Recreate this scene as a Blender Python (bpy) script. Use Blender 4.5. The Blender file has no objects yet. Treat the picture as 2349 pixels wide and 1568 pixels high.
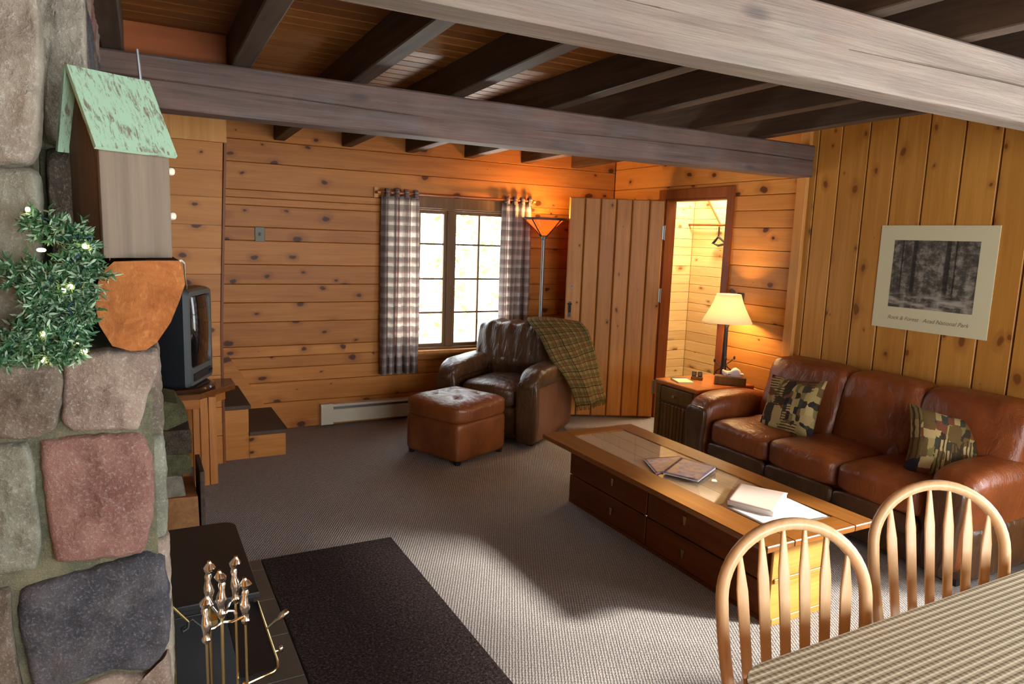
import bpy, bmesh, math, random
from mathutils import Vector, Matrix, noise
R_ = random.Random(7)
C = bpy.context.scene.collection
PI = math.pi

# ------------------------------------------------------------------ materials
def srgb(r, g, b):
    f = lambda c: (c/255/12.92) if c/255 <= .04045 else ((c/255+.055)/1.055)**2.4
    return (f(r), f(g), f(b), 1)

class NT:
    def __init__(s, name):
        s.m = bpy.data.materials.new(name); s.m.use_nodes = True
        s.t = s.m.node_tree; s.t.nodes.clear()
        s.out = s.t.nodes.new('ShaderNodeOutputMaterial')
        s.b = s.t.nodes.new('ShaderNodeBsdfPrincipled')
        s.t.links.new(s.b.outputs[0], s.out.inputs[0])
    def n(s, typ, **kw):
        nd = s.t.nodes.new(typ)
        for k, v in kw.items():
            if k == 'inp':
                for i, val in v.items():
                    if isinstance(val, bpy.types.NodeSocket): s.t.links.new(val, nd.inputs[i])
                    else: nd.inputs[i].default_value = val
            else: setattr(nd, k, v)
        return nd
    def math(s, op, a, b=0.0, c=None, clamp=False):
        nd = s.n('ShaderNodeMath', operation=op, use_clamp=clamp)
        for i, v in enumerate((a, b) if c is None else (a, b, c)):
            if isinstance(v, bpy.types.NodeSocket): s.t.links.new(v, nd.inputs[i])
            else: nd.inputs[i].default_value = v
        return nd.outputs[0]
    def vmath(s, op, a, b):
        nd = s.n('ShaderNodeVectorMath', operation=op)
        for i, v in enumerate((a, b)):
            if isinstance(v, bpy.types.NodeSocket): s.t.links.new(v, nd.inputs[i])
            else: nd.inputs[i].default_value = v
        return nd.outputs[0]
    def mix(s, f, a, b, mode='MIX'):
        nd = s.n('ShaderNodeMix', data_type='RGBA', blend_type=mode)
        for i, v in ((0, f), (6, a), (7, b)):
            if isinstance(v, bpy.types.NodeSocket): s.t.links.new(v, nd.inputs[i])
            else: nd.inputs[i].default_value = v
        return nd.outputs[2]
    def ramp(s, f, stops, interp='LINEAR'):
        nd = s.n('ShaderNodeValToRGB'); cr = nd.color_ramp; cr.interpolation = interp
        while len(cr.elements) > 1: cr.elements.remove(cr.elements[0])
        cr.elements[0].position = stops[0][0]; cr.elements[0].color = stops[0][1]
        for p, c in stops[1:]:
            e = cr.elements.new(p); e.color = c
        s.t.links.new(f, nd.inputs[0]); return nd.outputs[0]
    def smooth(s, v, a, b):
        nd = s.n('ShaderNodeMapRange', interpolation_type='SMOOTHSTEP')
        s.t.links.new(v, nd.inputs[0])
        for i, x in ((1, a), (2, b)):
            if isinstance(x, bpy.types.NodeSocket): s.t.links.new(x, nd.inputs[i])
            else: nd.inputs[i].default_value = x
        return nd.outputs[0]
    def noise(s, vec, scale, detail=3, rough=.5, dist=0):
        nd = s.n('ShaderNodeTexNoise')
        if vec is not None: s.t.links.new(vec, nd.inputs['Vector'])
        nd.inputs['Scale'].default_value = scale; nd.inputs['Detail'].default_value = detail
        nd.inputs['Roughness'].default_value = rough; nd.inputs['Distortion'].default_value = dist
        return nd.outputs['Fac']
    def bump(s, h, strength=.3, dist=.01):
        nd = s.n('ShaderNodeBump'); s.t.links.new(h, nd.inputs['Height'])
        nd.inputs['Strength'].default_value = strength; nd.inputs['Distance'].default_value = dist
        s.t.links.new(nd.outputs[0], s.b.inputs['Normal'])
    def set(s, col=None, rough=None, metal=None, spec=None, **kw):
        def put(k, v):
            if isinstance(v, bpy.types.NodeSocket): s.t.links.new(v, s.b.inputs[k])
            else: s.b.inputs[k].default_value = v
        if col is not None: put('Base Color', col)
        if rough is not None: put('Roughness', rough)
        if metal is not None: put('Metallic', metal)
        if spec is not None: put('Specular IOR Level', spec)
        for k, v in kw.items(): put(k, v)
        return s.m

def wood(name, dark, light, axis='X', flat=None, knots=1.0, rough=.42, kscale=(3.6, 5.6), grain=22, bump=.15, var=.22, island=True, kcol=(60, 28, 12), spec=.22):
    s = NT(name)
    tc = s.n('ShaderNodeTexCoord').outputs['Object']
    v = tc
    if island:
        rnd = s.n('ShaderNodeNewGeometry').outputs['Random Per Island']
        off = s.n('ShaderNodeCombineXYZ', inp={0: s.math('MULTIPLY', rnd, 37.0), 1: s.math('MULTIPLY', rnd, 91.0), 2: s.math('MULTIPLY', rnd, 53.0)})
        v = s.vmath('ADD', tc, off.outputs[0])
    ax = 'XYZ'.index(axis)
    g = [grain]*3; g[ax] = 1.3
    gv = s.vmath('MULTIPLY', v, tuple(g))
    g1 = s.noise(gv, 1.0, 5, .6, .6)
    g2 = s.noise(gv, 3.3, 3, .6, .2)
    gsum = s.math('ADD', s.math('MULTIPLY', g1, .75), s.math('MULTIPLY', g2, .25))
    col = s.ramp(gsum, [(.3, dark), (.68, light)])
    lo = s.noise(v, 1.7, 2)
    col = s.mix(s.math('MULTIPLY', s.smooth(lo, .35, .7), .35), col, dark)
    if island:
        sc = s.math('ADD', s.math('MULTIPLY', rnd, var), 1-var*.55)
        col = s.mix(1.0, col, s.n('ShaderNodeCombineXYZ', inp={0: sc, 1: s.math('POWER', sc, 1.2), 2: s.math('POWER', sc, 1.45)}).outputs[0], 'MULTIPLY')
    h = gsum
    if knots > 0:
        k = [kscale[1]]*3; k[ax] = kscale[0]
        wob = s.noise(v, 9, 2)
        kv = s.vmath('ADD', s.vmath('MULTIPLY', v, tuple(k)), s.n('ShaderNodeCombineXYZ', inp={0: s.math('MULTIPLY', wob, .25), 1: s.math('MULTIPLY', wob, .25), 2: s.math('MULTIPLY', wob, .25)}).outputs[0])
        vo = s.n('ShaderNodeTexVoronoi', feature='F1')
        if flat:
            vo.voronoi_dimensions = '2D'; sx = s.n('ShaderNodeSeparateXYZ'); s.t.links.new(kv, sx.inputs[0])
            oth = [q for q in range(3) if q != 'XYZ'.index(flat)]
            cb = s.n('ShaderNodeCombineXYZ', inp={0: sx.outputs[oth[0]], 1: sx.outputs[oth[1]]}); kv = cb.outputs[0]
        s.t.links.new(kv, vo.inputs['Vector']); vo.inputs['Scale'].default_value = 1.0
        rc = s.n('ShaderNodeSeparateColor'); s.t.links.new(vo.outputs['Color'], rc.inputs[0])
        th = s.math('MAXIMUM', s.math('MULTIPLY', s.math('SUBTRACT', rc.outputs[0], 1-.60*knots), .30), 0.0001)
        d = vo.outputs['Distance']
        core = s.smooth(d, th, s.math('MULTIPLY', th, .55))
        halo = s.smooth(d, s.math('MULTIPLY', th, 2.6), th)
        col = s.mix(s.math('MULTIPLY', halo, .35), col, srgb(120, 62, 25))
        col = s.mix(s.math('MULTIPLY', core, .88), col, srgb(*kcol))
    s.bump(h, bump, .004)
    return s.set(col, rough, spec=spec)

def plain(name, col, rough=.5, metal=0, spec=.5, bump=0, bscale=60, mott=0, **kw):
    s = NT(name); c = col
    tc = s.n('ShaderNodeTexCoord').outputs['Object']
    nz = s.noise(tc, bscale, 4, .6)
    if mott: c = s.mix(s.math('MULTIPLY', s.smooth(s.noise(tc, bscale*.35, 4, .6), .35, .7), mott), col, tuple(x*.45 for x in col[:3])+(1,))
    if bump: s.bump(nz, bump, .003)
    return s.set(c, rough, metal, spec, **kw)

def leather(name, c1, c2, rough=.34):
    s = NT(name); tc = s.n('ShaderNodeTexCoord').outputs['Object']
    a = s.noise(tc, 3.0, 4, .6); b = s.noise(tc, 260, 3, .5); w = s.noise(s.vmath('MULTIPLY', tc, (1.6, 1, .4)), 15, 5, .62, 1.4)
    col = s.mix(s.smooth(a, .3, .72), c1, c2)
    s.bump(s.math('ADD', s.math('MULTIPLY', b, .10), s.math('MULTIPLY', w, 1.0)), .55, .014)
    return s.set(col, rough, spec=.55)

M_LS = leather('lit_tan_leather', srgb(98, 62, 42), srgb(124, 82, 58), .4)  # paler leather: light falling on the outer arm side put into the colour
def stone(name, c1, c2, sc=9, spk=.5, light=(200, 195, 185)):
    s = NT(name); tc = s.n('ShaderNodeTexCoord').outputs['Object']
    a = s.noise(tc, sc, 6, .65); b = s.noise(tc, sc*16, 5, .75); c = s.noise(tc, sc*2.2, 3)
    col = s.mix(s.smooth(a, .32, .68), c1, c2)
    col = s.mix(s.math('MULTIPLY', s.smooth(b, .52, .66), spk), col, srgb(*light))
    col = s.mix(s.math('MULTIPLY', s.smooth(c, .58, .8), .45), col, tuple(x*.4 for x in c1[:3])+(1,))
    s.bump(s.math('ADD', a, s.math('MULTIPLY', b, .8)), .9, .010)
    return s.set(col, .85, spec=.2)

M = {}
M['groove'] = plain('board_gap_shade', srgb(66, 38, 16), .95)  # dark backing: shade inside the board gaps put into the colour
M['pine_x'] = wood('knotty_pine_x', srgb(166, 100, 40), srgb(200, 134, 64), 'X', 'Y', 1.0)
M['pine_y'] = wood('knotty_pine_y', srgb(184, 122, 54), srgb(212, 152, 80), 'Y', 'X', .95)
M['pine_v'] = wood('pale_pine_vertical', srgb(174, 118, 48), srgb(204, 148, 72), 'Z', 'X', .95, kscale=(4.2, 6.6), var=.2, kcol=(112, 66, 26), rough=.38)
M['pine_pale'] = wood('pale_pine_boards', srgb(214, 172, 108), srgb(236, 202, 140), 'Y', 'X', .9, kscale=(4, 8), var=.15, kcol=(130, 84, 40))
M['pine_palex'] = wood('pale_pine_boards_x', srgb(214, 172, 108), srgb(236, 202, 140), 'X', 'Y', .9, kscale=(4, 8), var=.15, kcol=(130, 84, 40))
M['pine_stair'] = wood('pine_stair', srgb(176, 108, 48), srgb(206, 140, 70), 'X', 'Y', .8)
M['pine_edge'] = wood('pine_trim', srgb(190, 128, 62), srgb(216, 158, 90), 'Z', None, .25)
M['trim_dark'] = wood('trim_brown', srgb(112, 58, 26), srgb(146, 82, 40), 'Z', None, .2)
M['trim_darkx'] = wood('trim_brown_x', srgb(112, 58, 26), srgb(146, 82, 40), 'X', None, .2)
M['winframe'] = wood('window_frame_brown', srgb(96, 70, 44), srgb(128, 98, 62), 'Z', None, .1)
M['door'] = wood('door_boards', srgb(156, 102, 42), srgb(190, 134, 66), 'Z', 'Y', .55, var=.2)
M['ceil'] = wood('ceiling_boards', srgb(116, 68, 28), srgb(156, 98, 44), 'X', 'Z', .35, var=.5)
M['ply'] = wood('ceiling_panel', srgb(158, 84, 44), srgb(186, 108, 62), 'X', 'Y', .8)
M['joist'] = wood('joist_brown', srgb(56, 44, 35), srgb(96, 79, 64), 'Y', None, .3, rough=.6, bump=.4, kcol=(40, 34, 36))
def beam_mat(name, d, l):
    s = NT(name); tc = s.n('ShaderNodeTexCoord').outputs['Object']
    g = s.noise(s.vmath('MULTIPLY', tc, (1.2, 26, 26)), 1, 6, .65, 1.0); p = s.noise(tc, 3.2, 3); p2 = s.noise(s.vmath('MULTIPLY', tc, (2, 7, 7)), 1.5, 2)
    col = s.ramp(g, [(.32, d), (.66, l)])
    col = s.mix(s.math('MULTIPLY', s.smooth(p, .45, .7), .28), col, srgb(140, 108, 94))
    col = s.mix(s.math('MULTIPLY', s.smooth(p2, .5, .75), .35), col, srgb(112, 110, 110))
    vo = s.n('ShaderNodeTexVoronoi', feature='F1'); s.t.links.new(s.vmath('MULTIPLY', tc, (1.9, 5.5, 5.5)), vo.inputs['Vector']); vo.inputs['Scale'].default_value = 1
    rc = s.n('ShaderNodeSeparateColor'); s.t.links.new(vo.outputs['Color'], rc.inputs[0])
    th = s.math('MAXIMUM', s.math('MULTIPLY', s.math('SUBTRACT', rc.outputs[0], .45), .34), .001)
    col = s.mix(s.math('MULTIPLY', s.smooth(vo.outputs['Distance'], th, s.math('MULTIPLY', th, .3)), .6), col, srgb(66, 60, 62))
    fg = s.noise(s.vmath('MULTIPLY', tc, (3, 120, 120)), 1, 4, .7)
    col = s.mix(s.math('MULTIPLY', s.smooth(fg, .45, .75), .25), col, d)
    s.bump(s.math('ADD', g, fg), .5, .006)
    return s.set(col, .65, spec=.2)
M['beam1'] = beam_mat('hewn_beam_dark', srgb(82, 66, 60), srgb(114, 94, 86))
M['beam2'] = beam_mat('hewn_beam_grey', srgb(116, 103, 92), srgb(142, 128, 114))
M['leather'] = leather('tan_leather', srgb(108, 54, 25), srgb(142, 76, 36), .32)
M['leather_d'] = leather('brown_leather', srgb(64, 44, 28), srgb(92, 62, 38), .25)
M['leather_s'] = M_LS
M['leather_o'] = leather('rust_leather', srgb(112, 58, 25), srgb(144, 80, 36), .27)
M['black'] = plain('black_metal', srgb(26, 25, 26), .45, .0, .5)
M['slate'] = plain('stove_black_enamel', srgb(34, 34, 38), .38, 0, .5)
M['brass'] = plain('brass', srgb(226, 204, 144), .22, 1)
M['silverbrass'] = plain('polished_pale_brass', srgb(226, 218, 204), .14, 1)
M['steel'] = plain('pewter_steel', srgb(130, 130, 132), .4, .8)
M['iron'] = plain('dark_iron', srgb(58, 58, 58), .5, .6)
M['white'] = plain('white_enamel', srgb(214, 206, 182), .5)
M['paper'] = plain('paper', srgb(226, 222, 216), .7)
M['mortar'] = stone('mortar', srgb(104, 104, 84), srgb(136, 132, 102), 14, .2)
M['st_red'] = stone('stone_red', srgb(126, 88, 78), srgb(156, 118, 104), 9, .3)
M['st_slate'] = stone('stone_slate', srgb(66, 66, 72), srgb(98, 95, 97), 11, .45, (150, 150, 156))
M['st_grey'] = stone('stone_grey', srgb(108, 108, 92), srgb(142, 140, 122), 7, .3)
M['st_beige'] = stone('stone_beige', srgb(140, 120, 106), srgb(172, 152, 134), 10, .5)
M['st_brown'] = stone('stone_brown', srgb(96, 84, 72), srgb(128, 114, 98), 9, .3)
M['st_tan'] = stone('stone_tan', srgb(140, 128, 112), srgb(170, 160, 142), 6, .4)
STN = ['st_red', 'st_slate', 'st_grey', 'st_beige', 'st_brown', 'st_tan', 'mortar']
M['log_end'] = None
def log_end():
    s = NT('log_end_grain'); tc = s.n('ShaderNodeTexCoord').outputs['Object']
    sx = s.n('ShaderNodeSeparateXYZ'); s.t.links.new(tc, sx.inputs[0])
    n1 = s.noise(tc, 12, 5, .7, .6)
    r = s.math('SQRT', s.math('ADD', s.math('POWER', s.math('SUBTRACT', sx.outputs[0], .02), 2.0), s.math('POWER', s.math('SUBTRACT', sx.outputs[2], .02), 2.0)))
    rings = s.math('SINE', s.math('ADD', s.math('MULTIPLY', r, 420.0), s.math('MULTIPLY', n1, 8.0)))
    col = s.mix(s.smooth(n1, .3, .7), srgb(134, 78, 38), srgb(170, 106, 56))
    col = s.mix(s.math('MULTIPLY', s.math('ADD', rings, 1.0), .06), col, srgb(120, 60, 24))
    st = s.noise(s.vmath('MULTIPLY', tc, (26, 1, 16)), 1.6, 6, .75, 2.0)
    col = s.mix(s.math('MULTIPLY', s.smooth(st, .5, .8), .4), col, srgb(222, 160, 96))
    s.bump(s.math('ADD', n1, s.math('MULTIPLY', st, .6)), .5, .008)
    return s.set(col, .8, spec=.15)
M['log_end'] = log_end()
M['bark'] = stone('log_bark', srgb(70, 50, 34), srgb(110, 80, 52), 16, .2)
M['fw_tan'] = wood('firewood_split', srgb(128, 84, 50), srgb(170, 122, 78), 'Y', None, .3, rough=.8)
M['fw_orange'] = wood('firewood_orange', srgb(150, 82, 44), srgb(184, 112, 66), 'X', None, .5, rough=.8)
M['fw_grey'] = stone('firewood_grey', srgb(120, 112, 96), srgb(160, 150, 130), 14, .3)
M['fw_green'] = stone('firewood_mossy', srgb(72, 72, 46), srgb(106, 102, 68), 14, .2)
M['fw_dark'] = stone('firewood_dark', srgb(58, 48, 38), srgb(88, 74, 56), 14, .2)
M['ctable'] = wood('coffee_table_oak', srgb(106, 64, 24), srgb(146, 92, 40), 'Y', None, .25, rough=.3, grain=16, spec=.4)
M['ctable_x'] = wood('coffee_table_oak_x', srgb(112, 66, 24), srgb(156, 98, 40), 'X', None, .25, rough=.3, grain=16)
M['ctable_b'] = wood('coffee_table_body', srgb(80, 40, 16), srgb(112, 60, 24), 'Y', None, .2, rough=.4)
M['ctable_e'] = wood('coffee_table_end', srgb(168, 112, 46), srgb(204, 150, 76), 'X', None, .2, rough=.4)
M['ctable_p'] = wood('coffee_table_planks', srgb(188, 166, 138), srgb(214, 194, 164), 'Y', 'Z', .3, rough=.35)
M['chairwood'] = wood('windsor_beech', srgb(214, 168, 116), srgb(234, 194, 146), 'Z', None, 0, rough=.28, grain=30, island=False, spec=.45)
M['endt'] = wood('end_table_brown', srgb(98, 72, 36), srgb(134, 102, 54), 'Z', None, .1, rough=.4)
M['endt_top'] = wood('end_table_top', srgb(150, 84, 36), srgb(186, 112, 54), 'Y', None, .1, rough=.25)
M['tvwood'] = wood('tv_stand_pine', srgb(160, 96, 46), srgb(190, 126, 68), 'Z', None, .3)
M['tvtop'] = wood('tv_stand_top', srgb(150, 90, 40), srgb(186, 122, 62), 'X', None, .3, rough=.3)
M['tvtop_d'] = wood('tv_stand_stained_top', srgb(96, 56, 28), srgb(128, 78, 40), 'X', None, .3, rough=.2, spec=.5)
M['tvdark'] = plain('swivel_dark_gloss', srgb(60, 34, 22), .15, 0, .6)
M['tread'] = plain('stair_carpet', srgb(88, 70, 56), .9, bump=.5, bscale=220, mott=.3)
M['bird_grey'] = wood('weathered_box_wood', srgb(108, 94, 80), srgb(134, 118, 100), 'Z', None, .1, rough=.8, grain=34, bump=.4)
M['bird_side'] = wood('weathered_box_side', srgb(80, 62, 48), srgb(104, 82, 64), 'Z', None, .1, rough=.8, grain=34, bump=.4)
def roof_paint():
    s = NT('worn_green_paint'); tc = s.n('ShaderNodeTexCoord').outputs['UV']
    a = s.noise(s.vmath('MULTIPLY', tc, (14, 3.2, 1)), 1.6, 6, .75, .8); b = s.noise(tc, 2.4, 2)
    w = s.math('ADD', a, s.math('MULTIPLY', b, .35))
    col = s.mix(s.smooth(w, .66, .82), srgb(158, 190, 160), srgb(116, 106, 92))
    s.bump(a, .4, .003)
    return s.set(col, .7, spec=.2)
M['roof'] = roof_paint()
def carpet():
    s = NT('loop_carpet'); tc = s.n('ShaderNodeTexCoord').outputs['Object']
    m = s.n('ShaderNodeMapping'); s.t.links.new(tc, m.inputs[0]); m.inputs['Rotation'].default_value = (0, 0, math.radians(28)); v = m.outputs[0]
    wv = s.n('ShaderNodeTexWave', wave_type='BANDS', bands_direction='X'); s.t.links.new(v, wv.inputs['Vector'])
    wv.inputs['Scale'].default_value = 26; wv.inputs['Distortion'].default_value = 3.5; wv.inputs['Detail'].default_value = 2; wv.inputs['Detail Scale'].default_value = 4
    wv2 = s.n('ShaderNodeTexWave', wave_type='BANDS', bands_direction='Y'); s.t.links.new(v, wv2.inputs['Vector'])
    wv2.inputs['Scale'].default_value = 20; wv2.inputs['Distortion'].default_value = 4
    n1 = s.noise(tc, 190, 3, .7); n2 = s.noise(tc, 1.3, 2)
    h = s.math('ADD', s.math('MULTIPLY', wv.outputs[1], .5), s.math('ADD', s.math('MULTIPLY', wv2.outputs[1], .25), n1))
    col = s.mix(s.smooth(h, .55, 1.3), srgb(128, 121, 116), srgb(174, 167, 160))
    col = s.mix(s.math('MULTIPLY', s.smooth(n2, .4, .7), .2), col, srgb(122, 113, 108))
    s.bump(h, .6, .006)
    return s.set(col, .95, spec=.1)
M['carpet'] = carpet()
def mat_rug():
    s = NT('doormat_dark'); tc = s.n('ShaderNodeTexCoord').outputs['Object']
    n1 = s.noise(tc, 90, 4, .7); n2 = s.noise(tc, 260, 2, .6)
    h = s.math('ADD', n1, s.math('MULTIPLY', n2, .5))
    col = s.ramp(h, [(.55, srgb(22, 19, 19)), (.8, srgb(62, 52, 50)), (.95, srgb(96, 86, 82))])
    s.bump(h, .9, .008)
    return s.set(col, .95, spec=.05)
M['rug'] = mat_rug()
M['tile'] = plain('hearth_tile', srgb(84, 76, 66), .5, bump=.1, bscale=20, mott=.4)
def plaid(name, base, stripes, scale, rough=.9, trans=0):
    s = NT(name); uv = s.n('ShaderNodeTexCoord').outputs['UV']
    sp = s.n('ShaderNodeSeparateXYZ'); s.t.links.new(uv, sp.inputs[0])
    col = base
    for ax, per, ph, wd, c, al in stripes:
        x = s.math('FRACT', s.math('ADD', s.math('MULTIPLY', sp.outputs[ax], scale/per), ph))
        msk = s.math('LESS_THAN', x, wd)
        col = s.mix(s.math('MULTIPLY', msk, al), col, c)
    tc = s.n('ShaderNodeTexCoord').outputs['Object']
    s.bump(s.noise(tc, 300, 3), .4, .003)
    m = s.set(col, rough, spec=.1)
    if trans:
        tr = s.n('ShaderNodeBsdfTranslucent'); 
        if isinstance(col, bpy.types.NodeSocket): s.t.links.new(col, tr.inputs[0])
        mx = s.n('ShaderNodeMixShader'); mx.inputs[0].default_value = trans
        s.t.links.new(s.b.outputs[0], mx.inputs[1]); s.t.links.new(tr.outputs[0], mx.inputs[2]); s.t.links.new(mx.outputs[0], s.out.inputs[0])
    return m
_br = srgb(96, 74, 70); _rd = srgb(128, 44, 50)
M['curtain'] = plaid('curtain_check', srgb(232, 226, 218), [(0, .17, 0, .34, _br, .5), (1, .085, .1, .4, _br, .42), (0, .17, .62, .14, _rd, .5), (1, .085, .72, .2, _rd, .3), (0, .17, .5, .04, srgb(60, 60, 50), .5), (1, .17, .6, .04, srgb(60, 60, 50), .5)], 1.0, .9, .55)
M['throw'] = plaid('throw_plaid', srgb(122, 104, 62), [(0, .06, 0, .35, srgb(70, 66, 36), .6), (1, .06, 0, .35, srgb(70, 66, 36), .6), (0, .06, .55, .14, srgb(34, 28, 20), .8), (1, .06, .55, .14, srgb(34, 28, 20), .8), (0, .12, .3, .07, srgb(120, 66, 38), .5), (1, .12, .3, .07, srgb(120, 66, 38), .5)], 1.0)
def cloth_stripe():
    s = NT('tablecloth_stripe'); tc = s.n('ShaderNodeTexCoord').outputs['UV']
    sp = s.n('ShaderNodeSeparateXYZ'); s.t.links.new(tc, sp.inputs[0])
    y = s.math('FRACT', s.math('MULTIPLY', sp.outputs[1], 1/.0165))
    x = s.math('FRACT', s.math('MULTIPLY', sp.outputs[0], 1/.015))
    tri = s.math('ABSOLUTE', s.math('SUBTRACT', y, .5)); trx = s.math('ABSOLUTE', s.math('SUBTRACT', x, .5))
    m1 = s.smooth(tri, .20, .32); m2 = s.math('MULTIPLY', s.smooth(trx, .22, .36), .45)
    base = srgb(216, 204, 174)
    col = s.mix(s.math('MULTIPLY', m2, .6), base, srgb(148, 132, 98))
    col = s.mix(s.math('MULTIPLY', m1, s.math('ADD', .62, s.math('MULTIPLY', m2, .6))), col, srgb(122, 106, 78))
    s.bump(s.math('ADD', tri, s.math('MULTIPLY', trx, .4)), .5, .004)
    return s.set(col, .85, spec=.15)
M['cloth'] = cloth_stripe()
def cushion_mat(seed):
    s = NT('tapestry_cushion_%s' % ('one' if seed == 1 else 'two')); tc = s.n('ShaderNodeTexCoord').outputs['UV']
    wob = s.noise(s.vmath('ADD', tc, (seed*3.1, 0, 0)), 5, 2)
    wv_ = s.n('ShaderNodeCombineXYZ', inp={0: s.math('MULTIPLY', wob, .35), 1: s.math('MULTIPLY', wob, .9), 2: 0.0}).outputs[0]
    pal = [(0, srgb(56, 48, 34)), (.12, srgb(150, 132, 84)), (.27, srgb(98, 78, 44)), (.42, srgb(172, 150, 102)), (.54, srgb(60, 62, 52)), (.63, srgb(110, 66, 44)), (.74, srgb(116, 106, 62)), (.87, srgb(162, 140, 94)), (.96, srgb(42, 38, 46))]
    def layer(sx, sy, off):
        v = s.vmath('ADD', s.vmath('ADD', s.vmath('MULTIPLY', tc, (sx, sy, 1)), wv_), (off, seed*4.7, 0))
        vo = s.n('ShaderNodeTexVoronoi', feature='F1', distance='CHEBYCHEV', voronoi_dimensions='2D'); s.t.links.new(v, vo.inputs['Vector']); vo.inputs['Scale'].default_value = 1; vo.inputs['Randomness'].default_value = .55
        rc = s.n('ShaderNodeSeparateColor'); s.t.links.new(vo.outputs['Color'], rc.inputs[0]); return rc
    r1 = layer(6, 3.6, 0); r2 = layer(14, 7.5, 9)
    col = s.ramp(r1.outputs[0], pal, 'CONSTANT'); col2 = s.ramp(r2.outputs[0], pal, 'CONSTANT')
    col = s.mix(s.math('GREATER_THAN', r1.outputs[1], .45), col, col2)
    wv = s.n('ShaderNodeTexWave', wave_type='BANDS', bands_direction='X' if seed == 2 else 'Y'); s.t.links.new(tc, wv.inputs['Vector']); wv.inputs['Scale'].default_value = 6.5; wv.inputs['Distortion'].default_value = 2.5
    msk = s.math('MULTIPLY', s.math('GREATER_THAN', wv.outputs[1], .66), s.math('GREATER_THAN', r1.outputs[2], .66))
    col = s.mix(msk, col, srgb(70, 52, 32))
    s.bump(s.noise(s.n('ShaderNodeTexCoord').outputs['Object'], 250, 3), .4, .003)
    return s.set(col, .85, spec=.15)
M['cush1'] = cushion_mat(1); M['cush2'] = cushion_mat(2)
def emis(name, col, st, mixin=None):
    s = NT(name)
    return s.set(col, .6, **{'Emission Color': col, 'Emission Strength': st})
def shade(name, col, ecol, est, t=.6):
    s = NT(name); s.set(col, .8)
    tr = s.n('ShaderNodeBsdfTranslucent'); tr.inputs[0].default_value = col
    mx = s.n('ShaderNodeMixShader'); mx.inputs[0].default_value = t
    s.t.links.new(s.b.outputs[0], mx.inputs[1]); s.t.links.new(tr.outputs[0], mx.inputs[2])
    em = s.n('ShaderNodeEmission'); em.inputs[0].default_value = ecol; em.inputs[1].default_value = est
    ad = s.n('ShaderNodeAddShader'); s.t.links.new(mx.outputs[0], ad.inputs[0]); s.t.links.new(em.outputs[0], ad.inputs[1])
    s.t.links.new(ad.outputs[0], s.out.inputs[0]); return s.m
M['shade'] = shade('lamp_shade_cream', srgb(244, 232, 200), srgb(255, 222, 160), .30)
M['amber'] = shade('amber_glass', srgb(214, 108, 34), srgb(255, 130, 30), .5, .5)
M['bulb'] = emis('warm_bulb', (1, .72, .36, 1), 30)
M['fairy'] = emis('fairy_light', (1, .74, .30, 1), 26)
M['garland'] = plain('garland_needles', srgb(52, 98, 58), .6, mott=.5, bscale=30)
M['garland2'] = plain('garland_needles_pale', srgb(140, 168, 136), .5, mott=.3, bscale=30)
M['wire'] = plain('garland_wire', srgb(36, 74, 92), .5)
M['foliage'] = plain('tree_leaves', srgb(150, 176, 96), .7, mott=.3, bscale=4)
M['trunk'] = plain('tree_bark', srgb(190, 180, 166), .9)
M['tv_body'] = plain('tv_plastic_dark', srgb(26, 31, 36), .45)
M['tv_rim'] = plain('tv_plastic_grey', srgb(84, 90, 90), .4)
M['tv_screen'] = plain('tv_glass_screen', srgb(18, 20, 22), .06, 0, .8)
def glass():
    s = NT('window_glass'); s.t.nodes.remove(s.b)
    g = s.n('ShaderNodeBsdfGlossy'); g.inputs['Roughness'].default_value = .02
    t = s.n('ShaderNodeBsdfTransparent'); f = s.n('ShaderNodeLayerWeight'); f.inputs[0].default_value = .5
    ff = s.math('ADD', s.math('MULTIPLY', s.math('POWER', f.outputs[1], 4.0), .55), .03)
    mx = s.n('ShaderNodeMixShader'); s.t.links.new(ff, mx.inputs[0]); s.t.links.new(t.outputs[0], mx.inputs[1]); s.t.links.new(g.outputs[0], mx.inputs[2])
    s.t.links.new(mx.outputs[0], s.out.inputs[0]); return s.m
M['glass'] = glass()
def photo_print():
    s = NT('forest_print'); tc = s.n('ShaderNodeTexCoord').outputs['UV']
    sp = s.n('ShaderNodeSeparateXYZ'); s.t.links.new(tc, sp.inputs[0]); u, v = sp.outputs[0], sp.outputs[1]
    tr = s.noise(s.vmath('MULTIPLY', tc, (9, 1.1, 1)), 1, 4, .6, .4)
    fo = s.noise(s.vmath('MULTIPLY', tc, (7, 7, 1)), 1.3, 6, .75)
    st = s.math('ADD', v, s.math('MULTIPLY', s.noise(s.vmath('MULTIPLY', tc, (3, 2, 1)), 1.2, 3), .35))
    base = s.math('ADD', s.math('MULTIPLY', tr, .45), s.math('MULTIPLY', fo, .75))
    c = s.ramp(base, [(.40, (.012, .011, .009, 1)), (.58, (.075, .068, .055, 1)), (.74, (.30, .27, .22, 1))])
    stream = s.math('MULTIPLY', s.smooth(st, .42, .32), s.smooth(s.noise(s.vmath('MULTIPLY', tc, (2, 9, 1)), 1.4, 3), .42, .62))
    c = s.mix(s.math('MULTIPLY', stream, .85), c, (.42, .38, .32, 1))
    for x0, w in ((.27, .03), (.12, .012), (.66, .035), (.75, .012)):
        d = s.math('ABSOLUTE', s.math('SUBTRACT', s.math('ADD', u, s.math('MULTIPLY', fo, .02)), x0+.01))
        m = s.math('MULTIPLY', s.smooth(d, w, w*.6), s.smooth(v, .15, .3))
        c = s.mix(s.math('MULTIPLY', m, .8), c, (.012, .011, .01, 1))
    return s.set(c, .6, spec=.3)
M['print'] = photo_print()
M['matboard'] = plain('cream_matboard', srgb(206, 200, 164), .8)
M['ink'] = plain('caption_ink', srgb(120, 110, 86), .8)
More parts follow.
